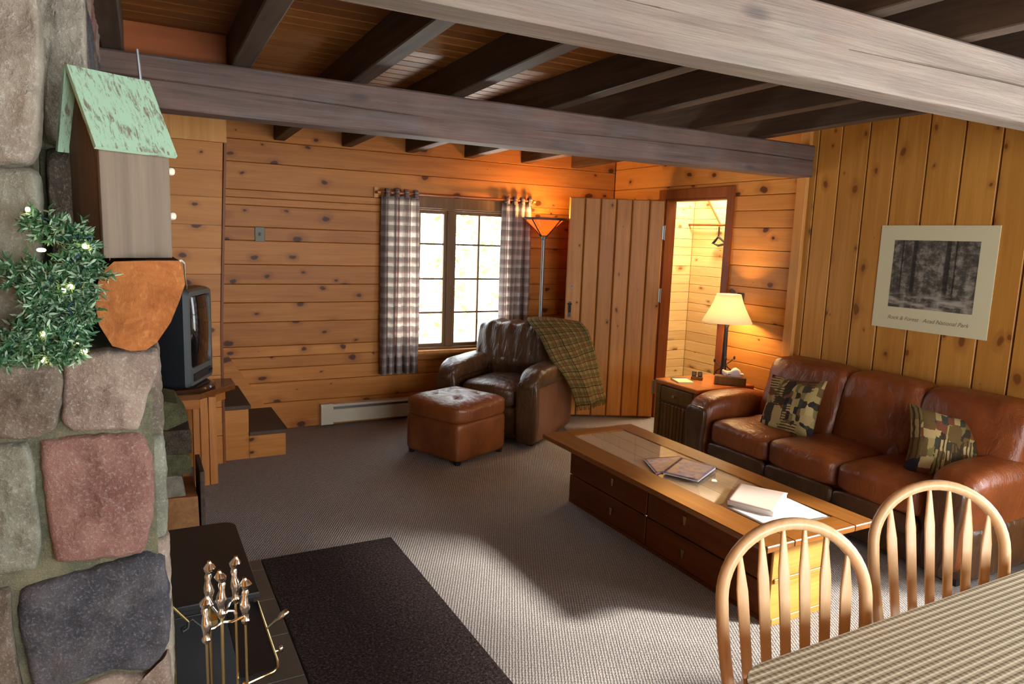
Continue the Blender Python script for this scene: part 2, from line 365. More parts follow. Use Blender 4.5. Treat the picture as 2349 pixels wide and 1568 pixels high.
def mag_mat(name, a, b, c, sd):
    s = NT(name); tc = s.n('ShaderNodeTexCoord').outputs['Object']
    n1 = s.noise(s.vmath('ADD', tc, (sd, 0, 0)), 13, 4, .7); n2 = s.noise(s.vmath('ADD', tc, (0, sd, 0)), 22, 3)
    col = s.mix(s.smooth(n1, .4, .55), a, b); col = s.mix(s.smooth(n2, .52, .62), col, c)
    return s.set(col, .35)
M['mag1'] = mag_mat('magazine_cover_blue', srgb(126, 122, 168), srgb(164, 142, 132), srgb(96, 96, 150), 1)
M['mag2'] = mag_mat('magazine_cover_pink', srgb(196, 180, 176), srgb(176, 140, 132), srgb(150, 150, 172), 5)

# ------------------------------------------------------------------ mesh builder
class MB:
    def __init__(s): s.v = []; s.f = []; s.uv = []; s.mi = []
    def add(s, vs, fs, uvs=None, mi=0):
        b = len(s.v); s.v += [Vector(p) for p in vs]
        for i, f in enumerate(fs):
            s.f.append([b+k for k in f]); s.uv.append(uvs[i] if uvs else None); s.mi.append(mi)
        return s
    def box(s, a, b, rz=0, mi=0, mat=None):
        x0, y0, z0 = a; x1, y1, z1 = b
        vs = [Vector(p) for p in ((x0,y0,z0),(x1,y0,z0),(x1,y1,z0),(x0,y1,z0),(x0,y0,z1),(x1,y0,z1),(x1,y1,z1),(x0,y1,z1))]
        if rz:
            c = Vector(((x0+x1)/2, (y0+y1)/2, 0)); m = Matrix.Rotation(rz, 3, 'Z'); vs = [m@(p-c)+c for p in vs]
        if mat is not None: vs = [mat@p for p in vs]
        return s.add(vs, [(0,3,2,1),(4,5,6,7),(0,1,5,4),(1,2,6,5),(2,3,7,6),(3,0,4,7)], mi=mi)
    def rbox(s, a, b, r=.01, mi=0, mat=None):
        # box with chamfered vertical and top/bottom edges
        x0,y0,z0 = a; x1,y1,z1 = b; r = min(r, (x1-x0)*.45, (y1-y0)*.45, (z1-z0)*.45)
        def ring(z, d): return [(x0+d+r,y0+d,z),(x1-d-r,y0+d,z),(x1-d,y0+d+r,z),(x1-d,y1-d-r,z),(x1-d-r,y1-d,z),(x0+d+r,y1-d,z),(x0+d,y1-d-r,z),(x0+d,y0+d+r,z)]
        vs = ring(z0, r*.7)+ring(z0+r, 0)+ring(z1-r, 0)+ring(z1, r*.7)
        fs = [tuple(range(7,-1,-1)), tuple(range(24,32))]
        for k in range(3):
            for i in range(8):
                j = (i+1) % 8; fs.append((k*8+i, k*8+j, k*8+8+j, k*8+8+i))
        vs = [Vector(p) for p in vs]
        if mat is not None: vs = [mat@p for p in vs]
        return s.add(vs, fs, mi=mi)
    def prism(s, poly, d, mi=0, cham=0):
        # poly: list of 3D points (planar), extruded by vector d
        poly = [Vector(p) for p in poly]; d = Vector(d); n = len(poly)
        if cham:
            c = sum(poly, Vector())/n
            tin = [p+d+(c-p).normalized()*cham for p in poly]
            mid = [p+d*(1-min(.6, cham/d.length)) for p in poly]
            vs = poly+mid+tin; fs = [tuple(range(n-1,-1,-1)), tuple(range(2*n,3*n))]
            for k in (0, 1):
                for i in range(n): j=(i+1)%n; fs.append((k*n+i,k*n+j,k*n+n+j,k*n+n+i))
        else:
            vs = poly+[p+d for p in poly]; fs = [tuple(range(n-1,-1,-1)), tuple(range(n,2*n))]
            for i in range(n): j=(i+1)%n; fs.append((i,j,n+j,n+i))
        return s.add(vs, fs, mi=mi)
    def tube(s, pts, r, n=10, cap=True, mi=0, flat=None):
        pts = [Vector(p) for p in pts]; m = len(pts)
        rs = r if isinstance(r, (list, tuple)) else [r]*m
        vs = []; up = None
        for i, p in enumerate(pts):
            t = (pts[min(i+1,m-1)]-pts[max(i-1,0)])
            t = t.normalized() if t.length > 1e-9 else Vector((0,0,1))
            if up is None:
                a = Vector((0,0,1)) if abs(t.z) < .9 else Vector((0,1,0)); u = t.cross(a).normalized()
            else:
                u = (up - t*up.dot(t)); u = u.normalized() if u.length > 1e-6 else t.orthogonal().normalized()
            up = u; w = t.cross(u)
            ru = rs[i][0] if isinstance(rs[i], tuple) else rs[i]; rw = rs[i][1] if isinstance(rs[i], tuple) else rs[i]
            for k in range(n):
                a = 2*PI*k/n; vs.append(p+u*math.cos(a)*ru+w*math.sin(a)*rw)
        fs = []
        for i in range(m-1):
            for k in range(n): j=(k+1)%n; fs.append((i*n+k,i*n+j,i*n+n+j,i*n+n+k))
        if cap: fs.append(tuple(range(n-1,-1,-1))); fs.append(tuple(range((m-1)*n, m*n)))
        return s.add(vs, fs, mi=mi)
    def lathe(s, prof, c=(0,0,0), n=24, cap=True, mi=0):
        c = Vector(c); vs = []
        for r, z in prof:
            for k in range(n): a=2*PI*k/n; vs.append(c+Vector((r*math.cos(a), r*math.sin(a), z)))
        fs = []; m = len(prof)
        for i in range(m-1):
            for k in range(n): j=(k+1)%n; fs.append((i*n+k,i*n+j,i*n+n+j,i*n+n+k))
        if cap: fs.append(tuple(range(n-1,-1,-1))); fs.append(tuple(range((m-1)*n, m*n)))
        return s.add(vs, fs, mi=mi)
    def puff(s, c, size, q=5, n=14, mat=None, fn=None, mi=0, qz=None):
        # superellipsoid cushion from a subdivided cube
        c = Vector(c); hx, hy, hz = [t/2 for t in size]; idx = {}; vs = []; fs = []
        def vert(i, j, k):
            key = (i, j, k)
            if key in idx: return idx[key]
            p = [2*t/n-1 for t in (i, j, k)]
            p = [math.copysign(abs(math.sin(t*PI/2))**.9, t) for t in p]
            L = sum(abs(t)**q for t in p)**(1/q)
            u = Vector([t/L for t in p]); w = Vector((u.x*hx, u.y*hy, u.z*hz))
            if fn: w = fn(w, u)
            w = c+w
            if mat is not None: w = mat@w
            vs.append(w); idx[key] = len(vs)-1; return idx[key]
        for a in range(n):
            for b in range(n):
                fs.append((vert(a,b,0),vert(a,b+1,0),vert(a+1,b+1,0),vert(a+1,b,0)))
                fs.append((vert(a,b,n),vert(a+1,b,n),vert(a+1,b+1,n),vert(a,b+1,n)))
                fs.append((vert(a,0,b),vert(a+1,0,b),vert(a+1,0,b+1),vert(a,0,b+1)))
                fs.append((vert(a,n,b),vert(a,n,b+1),vert(a+1,n,b+1),vert(a+1,n,b)))
                fs.append((vert(0,a,b),vert(0,a,b+1),vert(0,a+1,b+1),vert(0,a+1,b)))
                fs.append((vert(n,a,b),vert(n,a+1,b),vert(n,a+1,b+1),vert(n,a,b+1)))
        return s.add(vs, fs, mi=mi)
    def sheet(s, fn, nu, nv, us=1, vsz=1, mi=0):
        b = []; fs = []; uvs = []
        for i in range(nu+1):
            for j in range(nv+1): b.append(fn(i/nu, j/nv))
        for i in range(nu):
            for j in range(nv):
                fs.append((i*(nv+1)+j,(i+1)*(nv+1)+j,(i+1)*(nv+1)+j+1,i*(nv+1)+j+1))
                uvs.append([(i/nu*us,j/nv*vsz),((i+1)/nu*us,j/nv*vsz),((i+1)/nu*us,(j+1)/nv*vsz),(i/nu*us,(j+1)/nv*vsz)])
        return s.add(b, fs, uvs, mi)
    def build(s, name, mats, parent=None, world=False, smooth=False, ang=40, thick=0, sub=0, bev=0):
        me = bpy.data.meshes.new(name)
        off = parent.location if (parent is not None and world) else Vector((0,0,0))
        if parent is not None and world and parent.parent is not None: off = off + parent.parent.location
        me.from_pydata([tuple(p-off) for p in s.v], [], s.f)
        if not isinstance(mats, (list, tuple)): mats = [mats]
        for m in mats: me.materials.append(m)
        for i, p in enumerate(me.polygons): p.material_index = s.mi[i]
        if any(u for u in s.uv):
            l = me.uv_layers.new(name='UVMap')
            for p, u in zip(me.polygons, s.uv):
                if u:
                    for k, li in enumerate(p.loop_indices): l.data[li].uv = u[k]
        bm = bmesh.new(); bm.from_mesh(me); bmesh.ops.recalc_face_normals(bm, faces=bm.faces)
        if thick == 0 or True: pass
        bm.to_mesh(me); bm.free()
        if smooth:
            for p in me.polygons: p.use_smooth = True
        o = bpy.data.objects.new(name, me); C.objects.link(o)
        if parent is not None: o.parent = parent
        if bev:
            m = o.modifiers.new('Bevel', 'BEVEL'); m.width = bev; m.segments = 2; m.limit_method = 'ANGLE'; m.angle_limit = math.radians(40)
        if thick:
            m = o.modifiers.new('Solidify', 'SOLIDIFY'); m.thickness = thick; m.offset = 0
        if sub:
            m = o.modifiers.new('Subsurf', 'SUBSURF'); m.levels = sub; m.render_levels = sub
        if smooth and ang < 180:
            try:
                m = me; me.set_sharp_from_angle(angle=math.radians(ang))
            except Exception: pass
        return o

def tag(o, label=None, cat=None, group=None, kind=None):
    if label: o['label'] = label
    if cat: o['category'] = cat
    if group: o['group'] = group
    if kind: o['kind'] = kind
    return o
def thing(name, label, cat, loc=(0,0,0), rz=0, group=None):
    o = bpy.data.objects.new(name, None); C.objects.link(o); o.empty_display_size = .1
    o.location = loc; o.rotation_euler = (0,0,rz)
    return tag(o, label, cat, group)
def copy_tree(o, parent=None):
    c = o.copy(); C.objects.link(c); c.parent = parent
    for ch in list(o.children): copy_tree(ch, c)
    return c
def struct(o): o['kind'] = 'structure'; return o

# boards: each board chamfered, covering rectangle (u0,u1)x(w0,w1) minus holes
def board(mb, f, u0, u1, w0, w1, t, ch=.005, gap=.0015):
    # f(u,w,d)->3D ; d = height off backing
    u0 += gap; u1 -= gap; w0 += gap; w1 -= gap
    if u1-u0 < .01 or w1-w0 < .01: return
    P = [f(u0,w0,0),f(u1,w0,0),f(u1,w1,0),f(u0,w1,0),
         f(u0,w0,t-ch),f(u1,w0,t-ch),f(u1,w1,t-ch),f(u0,w1,t-ch),
         f(u0+ch,w0+ch,t),f(u1-ch,w0+ch,t),f(u1-ch,w1-ch,t),f(u0+ch,w1-ch,t)]
    mb.add(P, [(0,3,2,1),(0,1,5,4),(1,2,6,5),(2,3,7,6),(3,0,4,7),(4,5,9,8),(5,6,10,9),(6,7,11,10),(7,4,8,11),(8,9,10,11)])
def boards_h(mb, f, U, Zs, holes=(), t=.02, ch=.004, gap=.0012):
    for z0, z1 in zip(Zs[:-1], Zs[1:]):
        cuts = sorted({z0, z1}|{h for H in holes for h in (H[2], H[3]) if z0 < h < z1})
        for a, b in zip(cuts[:-1], cuts[1:]):
            segs = [list(U)]
            for H in holes:
                if H[2] < (a+b)/2 < H[3]:
                    ns = []
                    for s0, s1 in segs:
                        if H[0] > s0: ns.append([s0, min(s1, H[0])])
                        if H[1] < s1: ns.append([max(s0, H[1]), s1])
                    segs = [q for q in ns if q[1] > q[0]]
            for s0, s1 in segs: board(mb, f, s0, s1, a, b, t, ch, gap)

XL, XR, YB, YF, ZC = -1.25, 4.22, 5.78, -1.7, 2.47

# ------------------------------------------------------------------ floor, ceiling
m = MB(); m.box((XL-.1, YF-.1, -.1), (XR+1.1, YB+.02, 0)); struct(m.build('floor', M['carpet']))
m = MB(); y = YF
i = 0
while y < YB-.01:
    w = .105; board(m, lambda u, v, d: Vector((u, v, ZC+.03-d)), XL, XR+.02, y, min(y+w, YB), .03, .006, .001); y += w
m.box((XL-.1, YF-.1, ZC+.03), (XR+.1, YB+.1, ZC+.08))
struct(m.build('ceiling', M['ceil']))

# ------------------------------------------------------------------ walls
WX0, WX1, WZ0, WZ1 = 1.93, 3.05, .60, 1.84
seamsB = [0, .223, .39, .507, .688, .881, 1.034, 1.18, 1.332, 1.516, 1.619, 1.783, 1.898, 2.104, 2.27, 2.47]
m = MB()
boards_h(m, lambda u, w, d: Vector((u, YB+.02-d, w)), (XL, XR), seamsB, [(WX0, WX1, WZ0, WZ1)], .02)
# backing with window hole
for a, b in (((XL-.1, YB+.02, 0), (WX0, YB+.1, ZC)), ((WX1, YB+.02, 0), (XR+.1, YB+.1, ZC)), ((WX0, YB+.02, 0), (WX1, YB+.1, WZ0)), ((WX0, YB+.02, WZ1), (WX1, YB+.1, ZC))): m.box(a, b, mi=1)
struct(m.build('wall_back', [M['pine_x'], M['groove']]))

DY0, DY1, DZ = 4.24, 5.00, 1.995     # doorway in right wall
RWIN = (-1.15, 1.08, .55, 2.12)      # window in right wall beside the dining table, outside the frame
YV = 3.49
fR = lambda u, w, d: Vector((XR+.02-d, u, w))
m = MB()
seamsR = [0, .2, .36, .52, .692, .80, .923, 1.031, 1.16, 1.293, 1.457, 1.58, 1.749, 1.879, 2.104, 2.30, 2.47]
boards_h(m, fR, (YV, YB), seamsR, [(DY0, DY1, -1, DZ)], .02)
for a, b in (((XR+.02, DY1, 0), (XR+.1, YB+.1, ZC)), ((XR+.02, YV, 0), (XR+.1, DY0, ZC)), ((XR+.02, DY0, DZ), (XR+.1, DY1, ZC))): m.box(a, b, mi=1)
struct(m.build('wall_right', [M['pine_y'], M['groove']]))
m = MB()
vs = [YV, 3.425, 3.246, 3.043, 2.855, 2.65, 2.44, 2.235, 2.05, 1.85, 1.66, 1.45, 1.26]
y = 1.26
while y > YF: y -= .2; vs.append(max(y, YF))
vs = vs[::-1]
for y0, y1 in zip(vs[:-1], vs[1:]):
    if y1 <= RWIN[0] or y0 >= RWIN[1]: board(m, fR, y0, y1, 0, ZC, .028, .0025, .0055)
    else:
        board(m, fR, y0, y1, 0, RWIN[2], .028, .0025, .0055); board(m, fR, y0, y1, RWIN[3], ZC, .028, .0025, .0055)
        if y0 < RWIN[0]: board(m, fR, y0, RWIN[0], RWIN[2], RWIN[3], .028, .0025, .0055)
        if y1 > RWIN[1]: board(m, fR, RWIN[1], y1, RWIN[2], RWIN[3], .028, .0025, .0055)
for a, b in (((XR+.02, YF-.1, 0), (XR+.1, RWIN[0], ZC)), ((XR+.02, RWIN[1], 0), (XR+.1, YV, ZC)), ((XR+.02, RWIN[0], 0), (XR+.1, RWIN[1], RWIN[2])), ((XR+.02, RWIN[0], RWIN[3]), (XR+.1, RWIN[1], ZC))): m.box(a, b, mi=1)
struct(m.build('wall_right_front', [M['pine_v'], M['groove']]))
m = MB(); boards_h(m, lambda u, w, d: Vector((XL+d-.02, u, w)), (YF, YB), seamsB, (), .02); m.box((XL-.1, YF-.1, 0), (XL-.02, YB, ZC)); struct(m.build('wall_left', M['pine_y']))
FW = (.3, 3.2, .3, 2.1)  # front window opening, added to let in fill from behind the camera
m = MB(); boards_h(m, lambda u, w, d: Vector((u, YF+d-.02, w)), (XL, XR), seamsB, [FW], .02)
for a, b in (((XL-.1, YF-.1, 0), (FW[0], YF-.02, ZC)), ((FW[1], YF-.1, 0), (XR+.1, YF-.02, ZC)), ((FW[0], YF-.1, 0), (FW[1], YF-.02, FW[2])), ((FW[0], YF-.1, FW[3]), (FW[1], YF-.02, ZC))): m.box(a, b)
struct(m.build('wall_front', M['pine_x']))

# closet room beyond the doorway
m = MB()
zz = [0]; rr = random.Random(3)
while zz[-1] < ZC: zz.append(min(ZC, zz[-1]+rr.choice([.085, .095, .11])))
CX, CY = 5.2, 5.70
boards_h(m, lambda u, w, d: Vector((u, CY+.015-d, w)), (XR+.1, CX), zz, (), .015, .003)
m.box((XR+.1, CY+.015, 0), (CX+.08, CY+.06, ZC))
struct(m.build('wall_closet_back', M['pine_palex']))
m = MB(); boards_h(m, lambda u, w, d: Vector((CX+.015-d, u, w)), (3.6, CY), zz, (), .015, .003)
m.box((CX+.015, 3.5, 0), (CX+.08, CY+.06, ZC)); m.box((XR+.1, 3.5, 0), (CX+.08, 3.6, ZC))
struct(m.build('wall_closet_right', M['pine_pale']))
m = MB(); m.box((XR+.1, 3.5, ZC), (CX+.1, CY+.1, ZC+.05)); struct(m.build('ceiling_closet', M['pine_palex']))

# door casing, trims
m = MB()
m.box((XR-.022, DY0-.07, 0), (XR-.001, DY0, DZ+.08)); m.box((XR-.022, DY1, 0), (XR-.001, DY1+.07, DZ+.08)); m.box((XR-.022, DY0, DZ), (XR-.001, DY1, DZ+.08))
m.box((XR-.001, DY0-.001, 0), (XR+.11, DY0+.02, DZ)); m.box((XR-.001, DY1-.02, 0), (XR+.11, DY1+.001, DZ)); m.box((XR-.001, DY0, DZ-.02), (XR+.11, DY1, DZ+.001))
struct(m.build('trim_1', M['trim_dark'], bev=.003))
m = MB(); m.rbox((XR-.035, YV-.01, 0), (XR-.0005, YV+.075, ZC), .005); struct(m.build('trim_2', M['pine_edge']))

# door leaf
hx, hy = XR-.03, 4.985
lv = Vector((3.425, 5.355, 0))-Vector((hx, hy, 0)); L = lv.length
d = thing('door_1', None, None, (hx, hy, 0), math.atan2(lv.y, lv.x)); d['kind'] = 'structure'
m = MB(); ws = [0, .135, .29, .43, .57, .71, L]
ws = [w*L/ws[-1] for w in ws]
for a, b in zip(ws[:-1], ws[1:]): board(m, lambda u, w, dd: Vector((u, dd-.0, w)), a, b, .012, 1.985, .035, .008, .004)
m.box((.003, -.003, .02), (L-.003, .004, 1.98))
m.build('door_panel', M['door'], d)
for z in (1.70, 1.14, .3):
    m = MB(); m.box((-.008, -.006, z-.06), (.012, .042, z+.06)); m.tube([(-.006, .042, z-.065), (-.006, .042, z+.065)], .007); m.build('hinge', M['steel'], d)
m = MB(); m.box((L-.055, .035, .92), (L-.03, .043, 1.06)); m.tube([(L-.043, .043, .97), (L-.043, .075, .975), (L-.043, .08, 1.0), (L-.043, .06, 1.03)], .007, 8); m.tube([(L-.06, .05, 1.04), (L-.02, .05, 1.04)], .005, 8)
m.build('door_latch', M['black'], d)
m = MB(); m.tube([(L-.05+.016*math.cos(a), .04, 1.2+.016*math.sin(a)) for a in [k*PI/8 for k in range(17)]], .0025, 6); m.build('door_ring', M['steel'], d)

# left stair enclosure panel
m = MB(); PY = 5.05
sl = [0, .2, .4, .62, .75, .98, 1.12, 1.3, 1.47, 1.62, 1.80, 1.97, 2.15]
def panel_edge(z): return .50+.05*max(0, min(1, (z-.9)/1.4))
for z0, z1 in zip(sl[:-1], sl[1:]):
    e0, e1 = panel_edge(z0), panel_edge(z1); g = .0015
    m.prism([(XL, PY, z0+g), (e0, PY, z0+g), (e1, PY, z1-g), (XL, PY, z1-g)], (0, -.02, 0), cham=.003)
m.prism([(XL, PY, 0), (.5, PY, 0), (.5, PY, .9), (.55, PY, 2.3), (XL, PY, 2.3)], (0, .03, 0))
struct(m.build('wall_stair_panel', M['pine_stair']))
m = MB(); m.box((XL, PY-.03, 2.15), (.565, PY, 2.3)); struct(m.build('trim_3', M['pine_edge']))
m = MB(); m.prism([(.50, PY-.028, 0), (.515, PY-.028, 0), (.515, PY-.028, .9), (.565, PY-.028, 2.15), (.55, PY-.028, 2.15), (.5, PY-.028, .9)], (0, .06, 0)); struct(m.build('trim_4', M['trim_dark']))
# skirt along the stairs on the back wall
m = MB(); m.prism([(.30, YB-.001, 0), (1.02, YB-.001, 0), (.885, YB-.001, .225), (.79, YB-.001, .37), (.66, YB-.001, .57), (.56, YB-.001, .73), (.30, YB-.001, 1.2)], (0, -.018, 0), cham=.002); struct(m.build('trim_5', M['pine_x']))

# ------------------------------------------------------------------ joists & beams
jb = [-.05, .45, .989, 1.514, 2.05, 2.59, 3.156, 3.70]; jf = [-.10, .40, .93, 1.44, 2.03, 2.52, 3.10, 3.62]
for xb, xf in zip(jb, jf):
    m = MB(); sl_ = .012; y0, y1 = YF, YB
    xs = lambda y: xb+(xf-xb)*(YB-y)/(YB-2.3)
    zz_ = lambda y: 2.285+sl_*(YB-y)
    n = 10; hw = .042
    P = []
    for k in range(n+1):
        y = y1+(y0-y1)*k/n; z = zz_(y) if y > 2.3 else 2.327
        x = xs(y) if y > 1 else xs(1)
        P += [(x, y, z+.004), (x+.006, y, z), (x+2*hw-.006, y, z), (x+2*hw, y, z+.004), (x+2*hw, y, ZC-.0), (x, y, ZC-.0)]
    F = [(5,4,3,2,1,0), tuple(range(n*6, n*6+6))]
    for k in range(n):
        for q in range(6): j = (q+1) % 6; F.append((k*6+q, k*6+j, k*6+6+j, k*6+6+q))
    m.add(P, F)
    ob = m.build('ceiling_joist', M['joist']); tag(ob, cat='joist', group='dark joists under the ceiling boards')
    lab = {-.05: 'leftmost dark ceiling joist, close beside the stone chimney', .45: 'dark ceiling joist right of the orange panel above the stair enclosure', .989: 'dark ceiling joist whose back end meets the wall left of the curtains',
           1.514: 'dark ceiling joist ending on the back wall above the left curtain', 2.05: 'dark ceiling joist ending above the left half of the window', 2.59: 'dark ceiling joist ending above the right half of the window', 3.156: 'dark ceiling joist ending above the glowing floor lamp', 3.70: 'rightmost dark ceiling joist, nearest the picture wall'}[xb]
    ob['label'] = lab
def hewn(m, x0, x1, ya, yb, za, zb, seed, n=60, crack=True):
    rg = random.Random(seed); P = []; k_ = 16
    sec = []
    r = .009
    yw, zh = yb-ya, zb-za
    # cross section points (y,z) starting bottom front; front = ya
    s0 = [(0, r), (r*.4, r*.3), (r, 0), (yw*.5, 0), (yw-r, 0), (yw, r), (yw, zh*.5), (yw, zh-r), (yw-r, zh), (yw*.5, zh), (r, zh), (0, zh-r), (0, zh*.66), (0, zh*.52), (.012, zh*.5), (0, zh*.48)]
    if not crack: s0[14] = (0, zh*.5)
    for i in range(n+1):
        x = x0+(x1-x0)*i/n
        for q, (yy, z_) in enumerate(s0):
            dz = .012*math.sin(x*1.7+seed) if q in (13, 14, 15) else 0
            dd = .004*noise.noise(Vector((x*2.2, q*.7, seed)))
            if q == 14: yy = .012*max(0, min(1, noise.noise(Vector((x*.9, 3, seed)))*3+.7)) if crack else 0
            P.append((x, ya+yy+dd, za+z_+dz+dd*.7))
    F = [tuple(range(k_-1, -1, -1)), tuple(range(n*k_, n*k_+k_))]
    for i in range(n):
        for q in range(k_): j=(q+1)%k_; F.append((i*k_+q, i*k_+j, i*k_+k_+j, i*k_+k_+q))
    m.add(P, F)
m = MB(); hewn(m, XL, 4.19, 3.44, 3.60, 2.095, 2.31, 2)
tag(m.build('ceiling_beam', M['beam1'], smooth=True, ang=35), 'dark grey-brown hewn beam crossing in front of the back wall, cracked along its middle', 'beam')
m = MB(); hewn(m, XL, XR-.01, 1.50, 1.62, 2.098, 2.318, 9)
tag(m.build('ceiling_beam', M['beam2'], smooth=True, ang=22), 'large pale greyish hewn beam crossing overhead nearest the viewer', 'beam')
m = MB(); m.box((-.0, 3.605, 2.31), (.415, 3.625, ZC)); tag(m.build('ceiling_panel', M['ply'], bev=.002), 'reddish pine blocking board between two joists above the birdhouse', 'panel')

# ------------------------------------------------------------------ back window
w = thing('window_1', None, None, ((WX0+WX1)/2, YB, WZ0)); w['kind'] = 'structure'
m = MB()
a = .05
m.box((WX0-.05, YB-.02, WZ1-.005), (WX1+.05, YB-.001, WZ1+.09)); m.box((WX0-.05, YB-.02, WZ0), (WX0+.005, YB-.001, WZ1)); m.box((WX1-.005, YB-.02, WZ0), (WX1+.05, YB-.001, WZ1))
m.box((WX0, YB-.001, WZ0), (WX0+.02, YB+.1, WZ1)); m.box((WX1-.02, YB-.001, WZ0), (WX1, YB+.1, WZ1)); m.box((WX0+.02, YB-.001, WZ1-.02), (WX1-.02, YB+.1, WZ1)); m.box((WX0+.02, YB-.001, WZ0), (WX1-.02, YB+.1, WZ0+.02))
m.box((2.455, YB+.02, WZ0+.02), (2.515, YB+.08, WZ1-.02))
m.build('window_frame', M['winframe'], w, True, bev=.002)
m = MB(); m.box((WX0-.07, YB-.06, WZ0-.03), (WX1+.07, YB+.02, WZ0)); m.build('window_sill', M['pine_edge'], w, True, bev=.003)
for sx0, sx1 in ((WX0+.02, 2.455), (2.515, WX1-.02)):
    m = MB(); z0, z1 = WZ0+.02, WZ1-.02; b = .028
    m.box((sx0, YB+.035, z0), (sx0+b, YB+.065, z1)); m.box((sx1-b, YB+.035, z0), (sx1, YB+.065, z1)); m.box((sx0+b, YB+.035, z0), (sx1-b, YB+.065, z0+b)); m.box((sx0+b, YB+.035, z1-b), (sx1-b, YB+.065, z1))
    xm = (sx0+sx1)/2; mb_ = .0075
    m.box((xm-mb_, YB+.04, z0+b), (xm+mb_, YB+.06, z1-b))
    for z in (.925, 1.225, 1.53): m.box((sx0+b, YB+.042, z-mb_), (sx1-b, YB+.058, z+mb_))
    sa = m.build('window_sash', M['winframe'], w, True)
    m = MB(); m.box((sx0+b, YB+.048, z0+b), (sx1-b, YB+.052, z1-b)); 
    g = m.build('glass_pane', M['glass'], w, True)
# right (dining) window and added fill-light front window, both outside the frame
def plain_window(idx, f, u0, u1, z0, z1, nm):
    w = thing('window_%d' % idx, None, None, f((u0+u1)/2, z0, 0)); w['kind'] = 'structure'
    m = MB()
    def bx(a0, a1, b0, b1, d0=-.08, d1=.03):
        p, q = f(a0, b0, d0), f(a1, b1, d1)
        m.box([min(x, y) for x, y in zip(p, q)], [max(x, y) for x, y in zip(p, q)])
    e = .05
    bx(u0-e, u0+.02, z0-e, z1+e); bx(u1-.02, u1+e, z0-e, z1+e); bx(u0+.02, u1-.02, z1-.02, z1+e); bx(u0+.02, u1-.02, z0-e, z0+.02)
    bx((u0+u1)/2-.02, (u0+u1)/2+.02, z0+.02, z1-.02, -.05, -.01)
    m.build('window_frame', M['trim_dark'], w, True)
    m = MB()
    bx2 = [min(x, y) for x, y in zip(f(u0, z0, -.035), f(u1, z1, -.031))], [max(x, y) for x, y in zip(f(u0, z0, -.035), f(u1, z1, -.031))]
    m.box(*bx2); m.build('glass_pane', M['glass'], w, True)
plain_window(2, lambda u, z, d: Vector((XR+.01-d, u, z)), RWIN[0], RWIN[1], RWIN[2], RWIN[3], 'r')
plain_window(3, lambda u, z, d: Vector((u, YF-.01+d, z)), FW[0], FW[1], FW[2], FW[3], 'f')

# curtains
def curtain(x0, x1, z0, z1, label, folds, seed, spread=1.0):
    c = thing('curtain', label, 'curtain', ((x0+x1)/2, YB-.09, z0), 0, 'plaid curtains on the window rod')
    rg = random.Random(seed); ph = rg.random()*6
    W_ = (x1-x0)
    def fn(u, v):
        z = z1-(z1-z0)*v
        amp = .034*(.6+.4*v)
        flare = 1+.06*v*spread
        x = (x0+x1)/2+(u-.5)*W_*flare+.012*math.sin(folds*2*PI*u*1.0+ph+1.2)*v
        y = YB-.085+amp*math.sin(folds*2*PI*u+ph+.5*math.sin(2.2*v))+.01*math.sin(9*u+4*v)
        return Vector((x, y, z))
    m = MB(); m.sheet(fn, 90, 40, W_*1.75, z1-z0)
    m.build('drape', M['curtain'], c, True, smooth=True, ang=180, thick=.003)
    n = 4
    for k in range(n):
        xx = x0+W_*(k+.5)/n; m = MB()
        pts = [Vector((xx, YB-.085+.024*math.cos(t), 1.945+.03*math.sin(t))) for t in [q*PI/8-.6*PI*0 for q in range(17)]]
        def tf(u, v): p = pts[min(16, int(u*16+.5))]; return Vector((p.x+(v-.5)*.035, p.y, p.z))
        m.sheet(tf, 16, 1, .2, .04)
        m.sheet(lambda u, v: Vector((xx+(v-.5)*.035, YB-.085-.024+.0*u, 1.945-(1.945-z1+.01)*u)), 3, 1, .1, .04)
        m.build('tab', M['curtain'], c, True, smooth=True, ang=180, thick=.003)
curtain(1.825, 2.155, .42, 1.915, 'plaid tab-top curtain left of the window, hanging down to near the heater', 5, 3)
curtain(2.945, 3.25, .46, 1.915, 'plaid tab-top curtain right of the window, behind the leather armchair', 4, 8, .3)
cr = thing('curtain_rod', 'thin brown rod above the window carrying the two plaid curtains', 'rod', (2.5, YB-.085, 1.945))
m = MB(); m.tube([(1.80, YB-.085, 1.945), (3.27, YB-.085, 1.945)], .009, 12); m.build('rod', M['trim_darkx'], cr, True, smooth=True)
for x in (1.795, 3.26):
    m = MB(); m.box((x-.012, YB-.1, 1.93), (x+.012, YB-.001, 1.945-.0)); m.box((x-.018, YB-.02, 1.90), (x+.018, YB-.001, 1.98)); m.build('bracket', M['pine_edge'], cr, True)

# switch plate
sw = thing('light_switch', 'small pewter switch plate on the knotty pine wall left of the window', 'switch', (.875, YB, 1.565))
m = MB(); m.rbox((.838, YB-.008, 1.51), (.912, YB-.0005, 1.622), .004); m.build('plate', plain('pewter_plate', srgb(104, 100, 82), .5, .3), sw, True)
m = MB(); m.box((.869, YB-.02, 1.555), (.881, YB-.008, 1.58)); m.build('toggle', M['black'], sw, True)
# switch beside doorway behind lamp
sw = thing('light_switch', 'dark plate on the wall just right of the doorway, behind the lamp shade', 'switch', (XR, 4.03, 1.18))
m = MB(); m.rbox((XR-.008, 3.995, 1.12), (XR-.0005, 4.065, 1.24), .003); m.build('plate', M['iron'], sw, True)
m = MB(); m.box((XR-.02, 4.024, 1.17), (XR-.008, 4.036, 1.195)); m.build('toggle', M['black'], sw, True)

